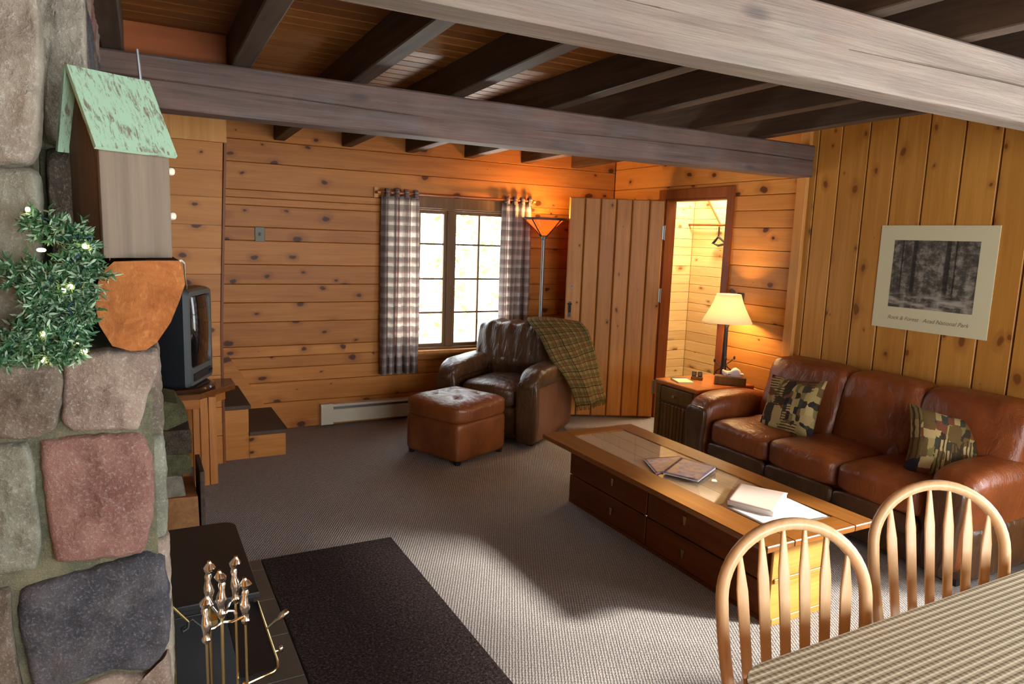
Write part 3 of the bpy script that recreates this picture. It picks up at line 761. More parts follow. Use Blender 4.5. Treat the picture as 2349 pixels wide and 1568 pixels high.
# baseboard heater
h = thing('baseboard_heater', 'long cream metal baseboard heater on the back wall under the window', 'heater', (2.2, YB, 0))
hx0, hx1 = 1.327, 3.1
m = MB(); m.prism([(hx0+.02, YB-.001, .02), (hx0+.02, YB-.055, .03), (hx0+.02, YB-.06, .138), (hx0+.02, YB-.052, .143), (hx0+.02, YB-.045, .04), (hx0+.02, YB-.001, .035)], (hx1-hx0-.04, 0, 0))
m.prism([(hx0+.02, YB-.001, .187), (hx0+.02, YB-.05, .182), (hx0+.02, YB-.058, .165), (hx0+.02, YB-.052, .162), (hx0+.02, YB-.045, .174), (hx0+.02, YB-.001, .178)], (hx1-hx0-.04, 0, 0))
m.build('housing', M['white'], h, True)
m = MB(); m.box((hx0+.02, YB-.04, .04), (hx1-.02, YB-.002, .17)); m.build('fins', M['steel'], h, True)
for x in (hx0, hx1-.1):
    m = MB(); m.prism([(x, YB-.001, .01), (x, YB-.058, .015), (x, YB-.063, .16), (x, YB-.05, .188), (x, YB-.001, .19)], (.1, 0, 0)); m.build('end_cap', M['white'], h, True)

# ------------------------------------------------------------------ closet details
t = thing('closet_rod', 'dark closet rail with a slanted brace on the pale boards inside the doorway', 'rail', (CX-.1, 5.45, 1.8))
m = MB(); m.tube([(CX-.06, 4.3, 1.80), (CX-.06, CY-.001, 1.81)], .012, 10); m.build('rail', M['trim_dark'], t, True, smooth=True)
m = MB(); m.tube([(CX-.04, 5.50, 2.10), (CX-.05, 5.265, 1.815)], .009, 8); m.build('brace', M['trim_dark'], t, True, smooth=True)
t = thing('coat_hook', 'small black hook hanging below the closet rail inside the doorway', 'hook', (CX-.06, 5.28, 1.63))
m = MB(); m.tube([(CX-.06, 5.265, 1.79), (CX-.06, 5.265, 1.70), (CX-.06, 5.30, 1.65), (CX-.06, 5.33, 1.62)], .008, 8); m.tube([(CX-.06, 5.18, 1.64), (CX-.06, 5.265, 1.69), (CX-.06, 5.34, 1.625), (CX-.06, 5.26, 1.605), (CX-.06, 5.18, 1.62)], .012, 8); m.build('hook', M['black'], t, True, smooth=True)

# ------------------------------------------------------------------ stairs
st = thing('staircase', 'carpeted pine steps climbing left in the back corner behind the television', 'stairs', (.7, 5.45, 0))
for k in range(4):
    x1 = .925-.25*k; x0 = x1-.25; z = .195*(k+1)
    m = MB(); y0 = 5.085
    m.box((x0+.001, y0, 0.0), (x1, YB-.02, z-.03)); m.build('riser', M['pine_stair'], st, True, bev=.002)
    m = MB(); m.box((x0-.0, y0-.02, z-.03), (x1+.015, YB-.02, z)); m.build('tread', M['tread'], st, True, bev=.006)

# ------------------------------------------------------------------ TV stand + TV
s = thing('tv_stand', 'angular pine television stand tucked against the stair panel', 'stand', (.3, 4.8, 0))
m = MB(); m.prism([(-.35, 4.62, .565), (.33, 4.57, .565), (.56, 4.82, .565), (.56, 5.015, .565), (-.35, 5.015, .565)], (0, 0, .035), cham=.004); m.build('top', M['tvtop_d'], s, True)
m = MB(); m.prism([(-.3, 4.65, .50), (.32, 4.605, .50), (.50, 4.83, .50), (.50, 4.85, .50), (.30, 4.625, .50), (-.3, 4.67, .50)], (0, 0, .065)); m.build('apron', M['tvtop'], s, True)
m = MB(); m.box((.29, 4.62, 0), (.325, 4.70, .565)); m.box((.33, 4.615, 0), (.375, 4.66, .565)); m.box((.38, 4.625, 0), (.425, 4.665, .565)); m.build('leg', M['tvwood'], s, True, bev=.003)
m = MB(); m.box((.02, 4.74, .0), (.27, 4.76, .5)); m.build('side_panel', M['tvwood'], s, True, bev=.002)
m = MB(); m.box((-.34, 4.66, 0), (-.28, 4.99, .565)); m.build('leg', M['tvwood'], s, True, bev=.003)

tv = thing('television', 'boxy dark television facing right on the pine stand beside the fireplace', 'television', (.33, 4.745, .6005), math.radians(67))
# local: screen faces -Y; body depth +Y
m = MB()
m.lathe([(.225, 0), (.23, .015), (.225, .028), (.19, .038)], (0, .13, 0), 40); m.build('swivel_base', M['tvdark'], tv, smooth=True, ang=30)
m = MB()
front = [(-.27, 0, .04), (.27, 0, .04), (.27, 0, .62), (-.27, 0, .62)]
def ringr(y, hw, z0, z1, r=.03, n=5, bow=0):
    P = []
    for cx, cz, a0 in ((hw-r, z0+r, -PI/2), (hw-r, z1-r, 0), (-hw+r, z1-r, PI/2), (-hw+r, z0+r, PI)):
        for k in range(n+1): a = a0+PI/2*k/n; P.append(Vector((cx+r*math.cos(a), y, cz+r*math.sin(a))))
    return P
def loft(mb, rings, caps=(True, True), mi=0):
    n = len(rings[0]); vs = [p for r in rings for p in r]; fs = []
    for i in range(len(rings)-1):
        for k in range(n): j=(k+1)%n; fs.append((i*n+k, i*n+j, i*n+n+j, i*n+n+k))
    if caps[0]: fs.append(tuple(range(n-1,-1,-1)))
    if caps[1]: fs.append(tuple(range((len(rings)-1)*n, len(rings)*n)))
    mb.add(vs, fs, mi=mi)
loft(m, [ringr(.0, .208, .04, .63), ringr(.06, .212, .035, .635), ringr(.16, .205, .045, .62), ringr(.33, .15, .08, .55), ringr(.38, .13, .1, .52)])
m.build('cabinet', M['tv_body'], tv, smooth=True, ang=40)
m = MB(); loft(m, [ringr(.0, .208, .04, .63, .03), ringr(-.03, .200, .05, .62, .035), ringr(-.03, .175, .155, .59, .03), ringr(-.012, .170, .162, .584, .03)], (False, False)); m.build('bezel', M['tv_rim'], tv, smooth=True, ang=50)
m = MB(); m.sheet(lambda u, v: Vector(((u-.5)*.345, -.014-.022*(1-(2*u-1)**2)-.012*(1-(2*v-1)**2), .16+.426*v)), 20, 16); m.build('screen', M['tv_screen'], tv, smooth=True, ang=180)
m = MB(); m.box((-.15, -.040, .075), (.15, -.025, .12)); 
for x in (.10, .12, .14): m.tube([(x, -.04, .1), (x, -.047, .1)], .007, 8)
m.build('control_panel', M['tv_body'], tv)

# ------------------------------------------------------------------ fireplace
FY = 1.70
fp = thing('stone_fireplace', 'big rough fieldstone fireplace and chimney filling the left edge', 'fireplace', (-.4, 2.5, 0))
def stone_block(mb, poly, basis, h, mi, seed, n=72, rings=18, rough=.009):
    # poly 2D list; basis(u,v,d)->3D
    pts = []; per = [math.dist(poly[i], poly[(i+1) % len(poly)]) for i in range(len(poly))]; T = sum(per)
    for k in range(n):
        t = T*k/n; i = 0
        while t > per[i]: t -= per[i]; i += 1
        a, b = poly[i], poly[(i+1) % len(poly)]; q = t/per[i]; pts.append([a[0]+(b[0]-a[0])*q, a[1]+(b[1]-a[1])*q])
    for _ in range(1): pts = [[(pts[i-1][0]+3*pts[i][0]+pts[(i+1)%n][0])/5, (pts[i-1][1]+3*pts[i][1]+pts[(i+1)%n][1])/5] for i in range(n)]
    cx = sum(p[0] for p in pts)/n; cy = sum(p[1] for p in pts)/n
    vs = []
    for r in range(rings):
        sc, d = ((1.05, 0), (1.03, .5), (1.01, .74), (.97, .88), (.91, .95))[r] if r < 5 else (.90*(1-(r-4)/(rings-4)), .95+.05*(r-4)/(rings-4))
        for k in range(n):
            u = cx+(pts[k][0]-cx)*sc; v = cy+(pts[k][1]-cy)*sc
            w = (noise.fractal(Vector((u*22, v*22, seed*3.7)), 1.0, 2.1, 4)*rough*.8+noise.noise(Vector((u*6, v*6, seed*1.3)))*rough*1.2)*(0 if r == 0 else 1)
            e = noise.noise(Vector((pts[k][0]*30, pts[k][1]*30, seed)))*.05+noise.noise(Vector((pts[k][0]*90, pts[k][1]*90, seed)))*.04
            vs.append(basis(u+e*(u-cx)*.6, v+e*(v-cy)*.6, d*h+w))
    vs.append(basis(cx, cy, h*1.0+noise.fractal(Vector((cx*9, cy*9, seed*3.7)), 1.0, 2.1, 4)*rough*1.6))
    fs = []
    for r in range(rings-1):
        for k in range(n): j=(k+1)%n; fs.append((r*n+k, r*n+j, r*n+n+j, r*n+n+k))
    for k in range(n): fs.append(((rings-1)*n+k, (rings-1)*n+(k+1)%n, len(vs)-1))
    mb.add(vs, fs, mi=mi)
# near face, poly given in metres on the plane Y = FY (x, z)
near = lambda u, v, d: Vector((u, FY-d, v))

NS = [(4, [(-.277,1.323),(-.201,1.321),(-.137,1.318),(-.137,1.259),(-.151,1.183),(-.202,1.167),(-.286,1.179)]),
(3, [(-.130,1.335),(-.062,1.338),(.035,1.335),(.038,1.294),(.018,1.243),(-.003,1.168),(-.124,1.175),(-.14,1.2)]),
(2, [(-.287,1.157),(-.205,1.155),(-.193,1.119),(-.194,1.035),(-.188,.94),(-.202,.887),(-.304,.889)]),
(0, [(-.181,1.158),(-.086,1.160),(.008,1.154),(.022,1.073),(.017,.974),(-.004,.887),(-.097,.893),(-.165,.900),(-.173,.986),(-.179,1.08)]),
(1, [(-.228,.842),(-.173,.855),(-.079,.868),(.002,.884),(.034,.862),(.043,.743),(.037,.659),(-.004,.606),(-.076,.631),(-.215,.608),(-.227,.708),(-.237,.789)]),
(4, [(-.305,.86),(-.246,.852),(-.249,.782),(-.245,.692),(-.236,.60),(-.319,.62)]),
(3, [(-.076,.615),(-.005,.590),(.037,.640),(.045,.485),(-.20,.50),(-.19,.590)]),
(5, [(-.40,1.32),(-.295,1.325),(-.30,1.19),(-.42,1.17)]), (0, [(-.56,1.32),(-.42,1.32),(-.43,1.12),(-.58,1.13)]), (4, [(-.44,1.15),(-.31,1.16),(-.32,.90),(-.45,.88)]),
(2, [(-.47,.86),(-.33,.87),(-.34,.62),(-.5,.61)]), (5, [(-.76,1.32),(-.58,1.32),(-.59,.95),(-.78,.97)]), (1, [(-.58,1.1),(-.46,1.1),(-.47,.88),(-.6,.87)]), (3, [(-.78,.93),(-.62,.93),(-.52,.86),(-.53,.62),(-.79,.6)]),
(2, [(-1.2,1.32),(-.8,1.32),(-.8,1.0),(-1.2,1.0)]), (4, [(-1.2,.97),(-.8,.97),(-.82,.6),(-1.2,.6)])]
x = -1.2
rg = random.Random(5)
for z0, z1 in ((.02,.24),(.26,.47)):
    x = -1.2
    while x < .0:
        w = min(rg.uniform(.18,.34), .04-x); 
        if .04-(x+w) < .1: w = .04-x
        NS.append((rg.choice([0,1,2,3,4,5]), [(x+.01,z0),(x+w-.012,z0+rg.uniform(0,.02)),(x+w-.01,z1-.01),(x+w*.5,z1+.004),(x+.012,z1-.01)])); x += w
m = MB()
for k, (mi, poly) in enumerate(NS): stone_block(m, poly, near, .045, mi, k+1)
# strip of side stones turning the corner
for k, (za, zb, mi, xx) in enumerate(((1.15,1.335,4,.050),(.91,1.14,2,.052),(.74,.90,3,.055),(.50,.73,5,.056),(.25,.49,2,.052),(.02,.24,4,.052))):
    for (ya, yb, cc) in ((1.69,1.97,0),(1.985,2.3,1),(2.31,2.66,2),(2.67,3.0,3),(3.01,3.385,4)):
        if za < .55 and cc in (1, 2): continue
        stone_block(m, [(ya,za),(yb,za+.01),(yb,zb-.008),(ya,zb)], lambda u, v, d, xx=xx: Vector((.018+d, u, v)), xx-.018-.004, (mi+cc) % 6, 40+k*7+cc, rough=.006)
# upper chimney, near column
UP = [(5, [(-.245,2.051),(-.143,2.072),(-.139,1.965),(-.139,1.894),(-.147,1.805),(-.154,1.738),(-.175,1.714),(-.267,1.702)]), (2, [(-.268,1.690),(-.173,1.700),(-.154,1.688),(-.155,1.624),(-.162,1.523),(-.170,1.437),(-.170,1.36),(-.284,1.36)]),
(5, [(-.25,2.10),(-.145,2.09),(-.142,2.46),(-.26,2.46)]), (4, [(-.5,2.46),(-.27,2.46),(-.26,2.0),(-.5,1.98)]), (3, [(-.5,1.96),(-.28,1.97),(-.28,1.62),(-.5,1.6)]), (2, [(-.5,1.58),(-.29,1.6),(-.30,1.36),(-.5,1.36)]),
(5, [(-.85,2.46),(-.52,2.46),(-.52,2.1),(-.85,2.1)]), (0, [(-.85,2.08),(-.52,2.08),(-.52,1.72),(-.85,1.7)]), (4, [(-.85,1.68),(-.52,1.7),(-.52,1.36),(-.85,1.36)]), (2, [(-1.2,2.46),(-.87,2.46),(-.87,1.9),(-1.2,1.9)]), (5, [(-1.2,1.88),(-.87,1.88),(-.87,1.36),(-1.2,1.36)])]
for k, (mi, poly) in enumerate(UP): stone_block(m, poly, near, .05, mi, 80+k)
RR = [(5, [(-.165,2.45),(-.082,2.45),(-.077,2.099),(-.078,1.977),(-.076,1.95),(-.085,1.812),(-.126,1.779),(-.165,1.80)]), (4, [(-.165,1.76),(-.118,1.765),(-.085,1.756),(-.085,1.45),(-.132,1.36),(-.165,1.36)])]
for k, (mi, poly) in enumerate(RR): stone_block(m, poly, lambda u, v, d: Vector((u, 1.99-d, v)), .04, mi, 100+k)
for k, (za, zb) in enumerate(((1.36,1.62),(1.64,1.95),(1.97,2.2),(2.22,2.46))):
    for c, (ya, yb) in enumerate(((1.99,2.3),(2.32,2.65),(2.67,3.0),(3.02,3.3))):
        stone_block(m, [(ya,za),(yb,za),(yb,zb),(ya,zb)], lambda u, v, d: Vector((-.112+d, u, v)), .03, (k*2+c*3) % 6, 120+k*5+c, rough=.006)
m.build('stonework', [M[k] for k in STN], fp, True, smooth=True, ang=60)
m = MB(); m.box((XL+.005, 1.678, 0), (.026, 3.4, 1.338)); m.box((XL+.005, 1.672, 1.338), (-.180, 3.35, 2.468)); m.box((-.185, 1.99, 1.34), (-.112, 3.3, 2.468)); m.build('mortar_core', M['mortar'], fp, True)
m = MB()
for xa, xb in ((.052,.27),(.274,.494)):
    y = 1.2
    while y < 3.40: m.rbox((xa, y, 0), (xb, min(y+.296, 3.41), .012), .003); y += .30
m.build('hearth', M['tile'], fp, True)

# mantel log
ml = thing('mantel_log', 'rough halved log mantel showing its orange sawn end, on the fireplace', 'mantel', (0, 2.4, 1.35))
LP = [(-.065,1.475),(-.056,1.505),(-.033,1.527),(.028,1.530),(.086,1.531),(.092,1.506),(.095,1.483),(.083,1.447),(.065,1.402),(.038,1.361),(.017,1.346),(-.01,1.345),(-.043,1.357),(-.064,1.4),(-.069,1.44)]
m = MB(); rings = []
ny = 14
for k in range(ny+1):
    y = 1.62+1.7*k/ny
    rings.append([Vector((x*1.0+.006*noise.noise(Vector((i*.9, y*3, 1)))*(k > 0), y, z+.006*noise.noise(Vector((i*.9, y*3, 5)))*(k > 0 and 4 < i < 13))) for i, (x, z) in enumerate(LP)])
loft(m, rings, (False, False)); m.build('bark_surface', M['bark'], ml, True, smooth=True)
m = MB(); c0 = Vector((.01, 1.62, 1.45)); P = [Vector((x, 1.62, z)) for x, z in LP]; n = len(P); vs = []
for r in range(6):
    for p in P: q = c0+(p-c0)*(1-r/6); q.y += .006*noise.noise(q*25)*(r > 0); vs.append(q)
vs.append(c0); fs = []
for r in range(5):
    for k in range(n): j=(k+1)%n; fs.append((r*n+k, r*n+j, r*n+n+j, r*n+n+k))
for k in range(n): fs.append((5*n+k, 5*n+(k+1)%n, 6*n))
m.add(vs, fs); m.build('sawn_end', M['log_end'], ml, True, smooth=True)

# birdhouse-like decorative box
bh = thing('birdhouse', 'weathered grey wooden birdhouse with worn mint green roof on the log mantel', 'birdhouse', (-.052, 1.645, 1.533), math.radians(28))
Wd, Dp, He = .138, .115, .222
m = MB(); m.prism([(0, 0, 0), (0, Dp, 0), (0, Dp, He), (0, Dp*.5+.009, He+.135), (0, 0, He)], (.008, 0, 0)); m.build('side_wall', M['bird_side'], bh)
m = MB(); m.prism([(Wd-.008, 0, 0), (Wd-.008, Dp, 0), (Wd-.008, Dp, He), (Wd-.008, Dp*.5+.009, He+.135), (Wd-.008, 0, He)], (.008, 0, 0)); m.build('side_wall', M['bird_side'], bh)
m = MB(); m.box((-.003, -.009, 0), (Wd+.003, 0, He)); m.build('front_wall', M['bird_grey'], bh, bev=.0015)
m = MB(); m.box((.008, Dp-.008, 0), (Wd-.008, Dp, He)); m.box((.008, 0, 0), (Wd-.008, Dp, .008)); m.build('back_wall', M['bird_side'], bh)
for s_, nm in ((0, 'roof'), (1, 'roof')):
    m = MB()
    y0, z0, y1, z1 = (-.028, He-.012, Dp*.5+.012, He+.148) if s_ == 0 else (Dp+.004, He-.012, Dp*.5+.012, He+.148)
    x0, x1 = -.021, Wd+.006
    nrm = Vector((0, -(z1-z0), (y1-y0))).normalized()*(.009 if s_ == 0 else -.009)
    A = [Vector((x0, y0, z0)), Vector((x1, y0, z0)), Vector((x1, y1, z1)), Vector((x0, y1, z1))]
    B = [p+(nrm if s_ == 0 else nrm) for p in A]
    uv = [(0,0),(1,0),(1,1.2),(0,1.2)]
    m.add(A+B, [(0,1,2,3),(4,5,6,7),(0,1,5,4),(1,2,6,5),(2,3,7,6),(3,0,4,7)], [uv, uv]+[[(0,0),(.1,0),(.1,.1),(0,.1)]]*4)
    m.build(nm, M['roof'], bh)
for z in (.185, .09):
    m = MB(); m.tube([(Wd+.0, .012, z), (Wd+.012, .012, z)], .005, 10); m.puff((Wd+.017, .012, z), (.018, .018, .018), 2.2, 6); m.build('perch_knob', M['white'], bh, smooth=True)
m = MB(); m.tube([(Wd*.94, Dp*.6, He+.140), (Wd*.92, Dp*.6, He+.18), (Wd*.90, Dp*.6, He+.215)], [.0035, .0038, .003], 8); m.build('finial', M['steel'], bh, smooth=True)

cb_ = thing('cable', 'thin white cable running from the mantel log down to the television', 'cable', (.1, 2.5, 1.5))
m = MB(); m.tube([(.091, 1.70, 1.527), (.1, 1.85, 1.523), (.14, 2.4, 1.49), (.2, 3.4, 1.38), (.27, 4.45, 1.26), (.28, 4.66, 1.232)], .0028, 8); m.build('lead', M['white'], cb_, True, smooth=True)
# garland with lights
gl = thing('garland', 'bushy green artificial garland wound with warm white lights beside the mantel log end', 'garland', (-.13, 1.6, 1.45))
rg = random.Random(11)
path = [Vector(p) for p in ((-.155,1.60,1.60),(-.115,1.59,1.585),(-.075,1.585,1.56),(-.10,1.58,1.52),(-.075,1.575,1.50),(-.11,1.585,1.46),(-.095,1.57,1.42),(-.13,1.585,1.39),(-.10,1.575,1.365),(-.165,1.585,1.36),(-.155,1.58,1.42),(-.145,1.58,1.50),(-.15,1.58,1.45),(-.165,1.585,1.39),(-.21,1.59,1.36),(-.27,1.6,1.37),(-.34,1.60,1.385))]
extra = [Vector(p) for p in ((-.19,1.6,1.51),(-.185,1.595,1.49),(-.20,1.6,1.385))]
def needle(mb, p, d, L, w):
    d = d.normalized(); s = d.orthogonal().normalized(); s = Matrix.Rotation(rg.random()*6.28, 3, d)@s; t = s.cross(d)
    q = p+d*L
    mb.add([p+s*w*.6, p+t*w*.5, p-s*w*.6, p+d*L*.5+s*w, p+d*L*.5+t*w*.5, p+d*L*.5-s*w, q], [(0,1,4,3),(1,2,5,4),(2,0,3,5),(3,4,6),(4,5,6),(5,3,6),(0,2,1)])
ma, mb2 = MB(), MB()
def tuft(p, n, spread):
    for k in range(n):
        ax = Vector((rg.gauss(0, 1), rg.gauss(-.4, .6), rg.gauss(0, 1))).normalized()
        st = p+Vector((rg.uniform(-1,1), rg.uniform(-1,1), rg.uniform(-1,1)))*.010
        e = st+ax*spread
        for q in range(13):
            t = (q+1)/13; b = st+(e-st)*t
            dd = (ax*.7+Vector((rg.gauss(0,.7), rg.gauss(0,.7), rg.gauss(0,.7)))).normalized()
            needle(ma if rg.random() < .62 else mb2, b, dd, rg.uniform(.011, .020), .0024)
for a, b in zip(path[:-1], path[1:]):
    nseg = max(2, int((b-a).length/.013))
    for k in range(nseg): tuft(a+(b-a)*(k/nseg), 13, rg.uniform(.018, .040))
for e in extra: tuft(e, 14, .034)
ma.build('needles', M['garland'], gl, True); mb2.build('pale_needles', M['garland2'], gl, True)
m = MB(); wp = []
for k in range(60):
    t = k/59*(len(path)-1); i = min(int(t), len(path)-2); p = path[i].lerp(path[i+1], t-i); wp.append(p+Vector((.012*math.sin(k*1.1), -.012+.006*math.cos(k*1.7), .012*math.cos(k*.9))))
m.tube(wp, .0016, 6); m.build('wire', M['wire'], gl, True, smooth=True)
for (x, z, yy) in ((-.166,1.622,1.575),(-.148,1.549,1.565),(-.079,1.558,1.56),(-.116,1.476,1.56),(-.105,1.482,1.56),(-.152,1.393,1.56),(-.156,1.344,1.56),(-.087,1.358,1.56),(-.10,1.37,1.565)):
    m = MB(); m.puff((x, yy, z), (.008 if x != -.148 else .015, .007, .009 if x != -.148 else .007), 2.3, 6); m.build('light_bulb', M['fairy'], gl, True, smooth=True)

# ------------------------------------------------------------------ stove insert
sv = thing('wood_stove', 'black steel stove with brass trim jutting from the stone fireplace', 'stove', (.18, 2.3, 0))
zt = .50
def rrect(x0, x1, y0, y1, r, n=6):
    P = []
    for cx, cy, a0 in ((x1-r, y1-r, 0),): 
        for k in range(n+1): a = a0+PI/2*k/n; P.append((cx+r*math.cos(a), cy+r*math.sin(a)))
    return [(x0, y0), (x1, y0)]+P+[(x0, y1)]
m = MB(); m.prism([(x, y, zt-.02) for x, y in rrect(.058, .306, 2.14, 2.74, .05)], (0, 0, .02), cham=.003); m.build('stove_top', M['black'], sv, True, bev=.002)
m = MB(); m.prism([(x, y, .012) for x, y in rrect(.058, .29, 2.155, 2.72, .05)], (0, 0, zt-.032)); m.build('firebox', M['slate'], sv, True)
m = MB(); m.box((.066, 2.150, .05), (.284, 2.156, .46)); m.build('side_plate', M['slate'], sv, True, bev=.002)
m = MB(); m.prism([(.205, 1.76, .455), (.285, 1.77, .455), (.296, 1.79, .455), (.298, 2.138, .455), (.205, 2.138, .455)], (0, 0, .014)); m.build('ash_shelf', M['black'], sv, True)
m = MB(); m.tube([(.299, 2.138, .468), (.299, 1.80, .468), (.294, 1.77, .468), (.28, 1.757, .468), (.215, 1.735, .468), (.205, 1.74, .468)], .004, 8)
m.build('brass_trim', M['brass'], sv, True, smooth=True)
m = MB(); m.tube([(.0615, 2.15, zt+.004), (.0615, 2.72, zt+.004)], .0035, 8); m.build('brass_trim', M['brass'], sv, True, smooth=True)
m = MB(); m.tube([(.065, 2.155, .49), (.065, 2.146, .25), (.065, 2.146, .05)], .004, 8); m.build('brass_trim', M['brass'], sv, True, smooth=True)
m = MB(); m.tube([(.297, 1.96, .475), (.322, 1.955, .497), (.335, 1.95, .505)], [.003, .005, .007], 8)
m.tube([(.333, 1.95, .505), (.340, 1.95, .512), (.352, 1.95, .519), (.356, 1.95, .521)], [.008, .0105, .010, .006], 12); m.build('coil_handle', M['silverbrass'], sv, True, smooth=True)
m = MB(); m.tube([(.298, 1.86, .46), (.313, 1.858, .463)], .0035, 8); m.puff((.318, 1.858, .465), (.014, .014, .020), 2.2, 6); m.build('draft_knob', M['silverbrass'], sv, True, smooth=True)
m = MB(); m.box((.16, 2.06, .455), (.178, 2.137, .478)); m.build('brass_latch', M['brass'], sv, True)

# ------------------------------------------------------------------ fireplace tools
def tool_handle(mb, x, y, z, h=.115, tilt=0):
    pr = [(.0028, 0), (.0055, .006), (.0065, .012), (.004, .020), (.0052, .032), (.0072, .045), (.0062, .058), (.0036, .072), (.0052, .084), (.0038, .090), (.0066, .097), (.0082, .104), (.0055, .112), (.003, .117), (.0025, .122)]
    n0 = len(mb.v); mb.lathe([(r*1.75, z-.122+zz2) for r, zz2 in pr], (x, y, 0), 14)
    for i in range(n0, len(mb.v)): q = mb.v[i]; f = (q.z-(z-.122))/.122; q.x += .0035*math.sin(f*9.5+x*90)*f; q.y += .002*math.cos(f*8)*f
ty = 1.72
stnd = thing('fireplace_tool_stand', 'polished brass stand carrying the hearth tools in front of the black stove', 'tool stand', (.165, ty, .012))
m = MB(); tool_handle(m, .158, ty, .790); m.build('handle', M['silverbrass'], stnd, True, smooth=True)
m = MB(); m.tube([(.158, ty, .028), (.158, ty, .67)], .0042, 10); m.build('pole', M['brass'], stnd, True, smooth=True)
m = MB(); m.lathe([(.085, .012), (.085, .02), (.07, .03), (.02, .036), (.008, .05)], (.158, ty, 0), 28); m.build('base', M['brass'], stnd, True, smooth=True)
m = MB()
m.tube([(.118, ty-.022, .655), (.138, ty-.01, .650), (.158, ty, .655), (.18, ty+.0, .652), (.208, ty-.01, .665)], .0035, 8)
for a in (-1, 1): m.tube([(.158, ty, .66), (.158+a*.02, ty+.02, .69), (.158+a*.03, ty+.035, .69), (.158+a*.04, ty+.03, .68)], .003, 8)
m.tube([(.158, ty, .668), (.172, ty+.003, .680), (.186, ty+.004, .676), (.19, ty, .668)], .004, 8)
m.build('hanger_arms', M['silverbrass'], stnd, True, smooth=True)
def hearth_tool(name, label, x, y, z, head):
    t = thing(name, label, name.split('_')[-1], (x, y, .05), 0, 'brass hearth tools')
    m = MB(); tool_handle(m, x, y, z); m.build('handle', M['silverbrass'], t, True, smooth=True)
    m = MB(); m.tube([(x, y, z-.12), (x+.002, y, .2)], .0032, 8); m.build('rod', M['brass'], t, True, smooth=True)
    m = MB(); head(m, x+.002, y); m.build('head', M['black'] if name != 'hearth_poker' else M['brass'], t, True, smooth=True, ang=40)
hearth_tool('hearth_brush', 'brass handled hearth brush, leftmost and nearest of the hearth tools', .121, ty-.02, .742, lambda m, x, y: m.lathe([(.008, .2), (.018, .18), (.022, .08)], (x, y, 0), 14))
hearth_tool('hearth_poker', 'brass handled poker at the back left of the hearth tools', .133, ty+.025, .806, lambda m, x, y: m.tube([(x, y, .2), (x, y, .1), (x-.015, y, .09)], .004, 8))
hearth_tool('hearth_shovel', 'brass handled shovel, tall one toward the right of the hearth tools', .193, ty+.03, .805, lambda m, x, y: m.box((x-.035, y-.004, .07), (x+.035, y+.004, .2)))
hearth_tool('hearth_tongs', 'brass handled tongs, rightmost of the hearth tools and set lower', .211, ty-.005, .762, lambda m, x, y: (m.tube([(x, y, .2), (x-.02, y, .15), (x, y, .08)], .003, 8), m.tube([(x, y, .2), (x+.02, y, .15), (x, y, .08)], .003, 8)))
t = thing('scroll_hook', 'brass rod with scrolled iron end reaching out from the stonework over the stove', 'hook', (.05, 2.0, .6))
m = MB(); m.tube([(.030, 1.985, .625), (.098, 2.0, .523)], .0035, 8); m.build('rod', M['brass'], t, True, smooth=True)
m = MB(); m.tube([(.098, 2.0, .523), (.095, 1.995, .508), (.082, 1.99, .503), (.080, 1.99, .512), (.09, 1.99, .518)], .0045, 8); m.tube([(.098, 2.0, .523), (.108, 2.0, .528), (.118, 2.0, .515), (.132, 2.0, .50), (.136, 2.0, .482)], .003, 8); m.build('scroll', M['iron'], t, True, smooth=True)

# ------------------------------------------------------------------ firewood
rk = thing('firewood_rack', 'dark firewood rack holding logs between the fireplace and television stand', 'rack', (.16, 3.95, 0))
m = MB(); m.box((.262, 3.80, 0), (.285, 4.12, .36)); m.build('side_panel', M['joist'], rk, True, bev=.003)
m = MB(); m.box((-.2, 3.80, 0), (.262, 4.12, .02)); m.build('base', M['joist'], rk, True)
FWD = [('M', 'fw_orange', [(-.1,.02),(.255,.02),(.250,.232),(.08,.241),(-.1,.235)], 'orange split firewood slab at the bottom of the stack beside the stove'),
 ('M', 'fw_grey', [(-.08,.243),(.194,.240),(.178,.345),(.15,.352),(-.05,.342)], 'pale grey split log, second from the bottom of the firewood stack'),
 ('M', 'fw_green', [(-.1,.354),(.224,.352),(.226,.43),(.2,.458),(-.08,.462)], 'mossy green-brown log in the middle of the firewood stack'),
 ('M', 'fw_dark', [(-.1,.466),(.228,.466),(.231,.56),(.22,.588),(-.1,.592)], 'dark brown split log, second from the top of the firewood stack'),
 ('M', 'fw_green', [(-.08,.594),(.12,.594),(.205,.628),(.218,.640),(.17,.725),(.10,.745),(-.05,.74)], 'greenish rounded log at the very top of the firewood stack')]
for k, (a, mt, poly, lab) in enumerate(FWD):
    t = thing('firewood_log', lab, 'firewood', (.1, 3.95, poly[0][1]), 0, 'split logs stacked by the fireplace')
    rings = []
    for q in range(7):
        y = 3.80+.34*q/6+.01*(k % 3)
        rings.append([Vector((x+(.008*noise.noise(Vector((i*1.3, y*6, k))) if q else 0), y, z+(.0015*noise.noise(Vector((i*1.3, y*6, k+9))) if q else 0))) for i, (x, z) in enumerate(poly)])
    m = MB(); loft(m, rings, (False, True)); m.build('bark', M[mt], t, True, smooth=True, ang=30)
    m = MB(); m.add(rings[0], [tuple(range(len(poly)))]); m.build('split_end', M['fw_tan'] if mt not in ('fw_dark', 'fw_green', 'fw_grey') else M[mt], t, True)

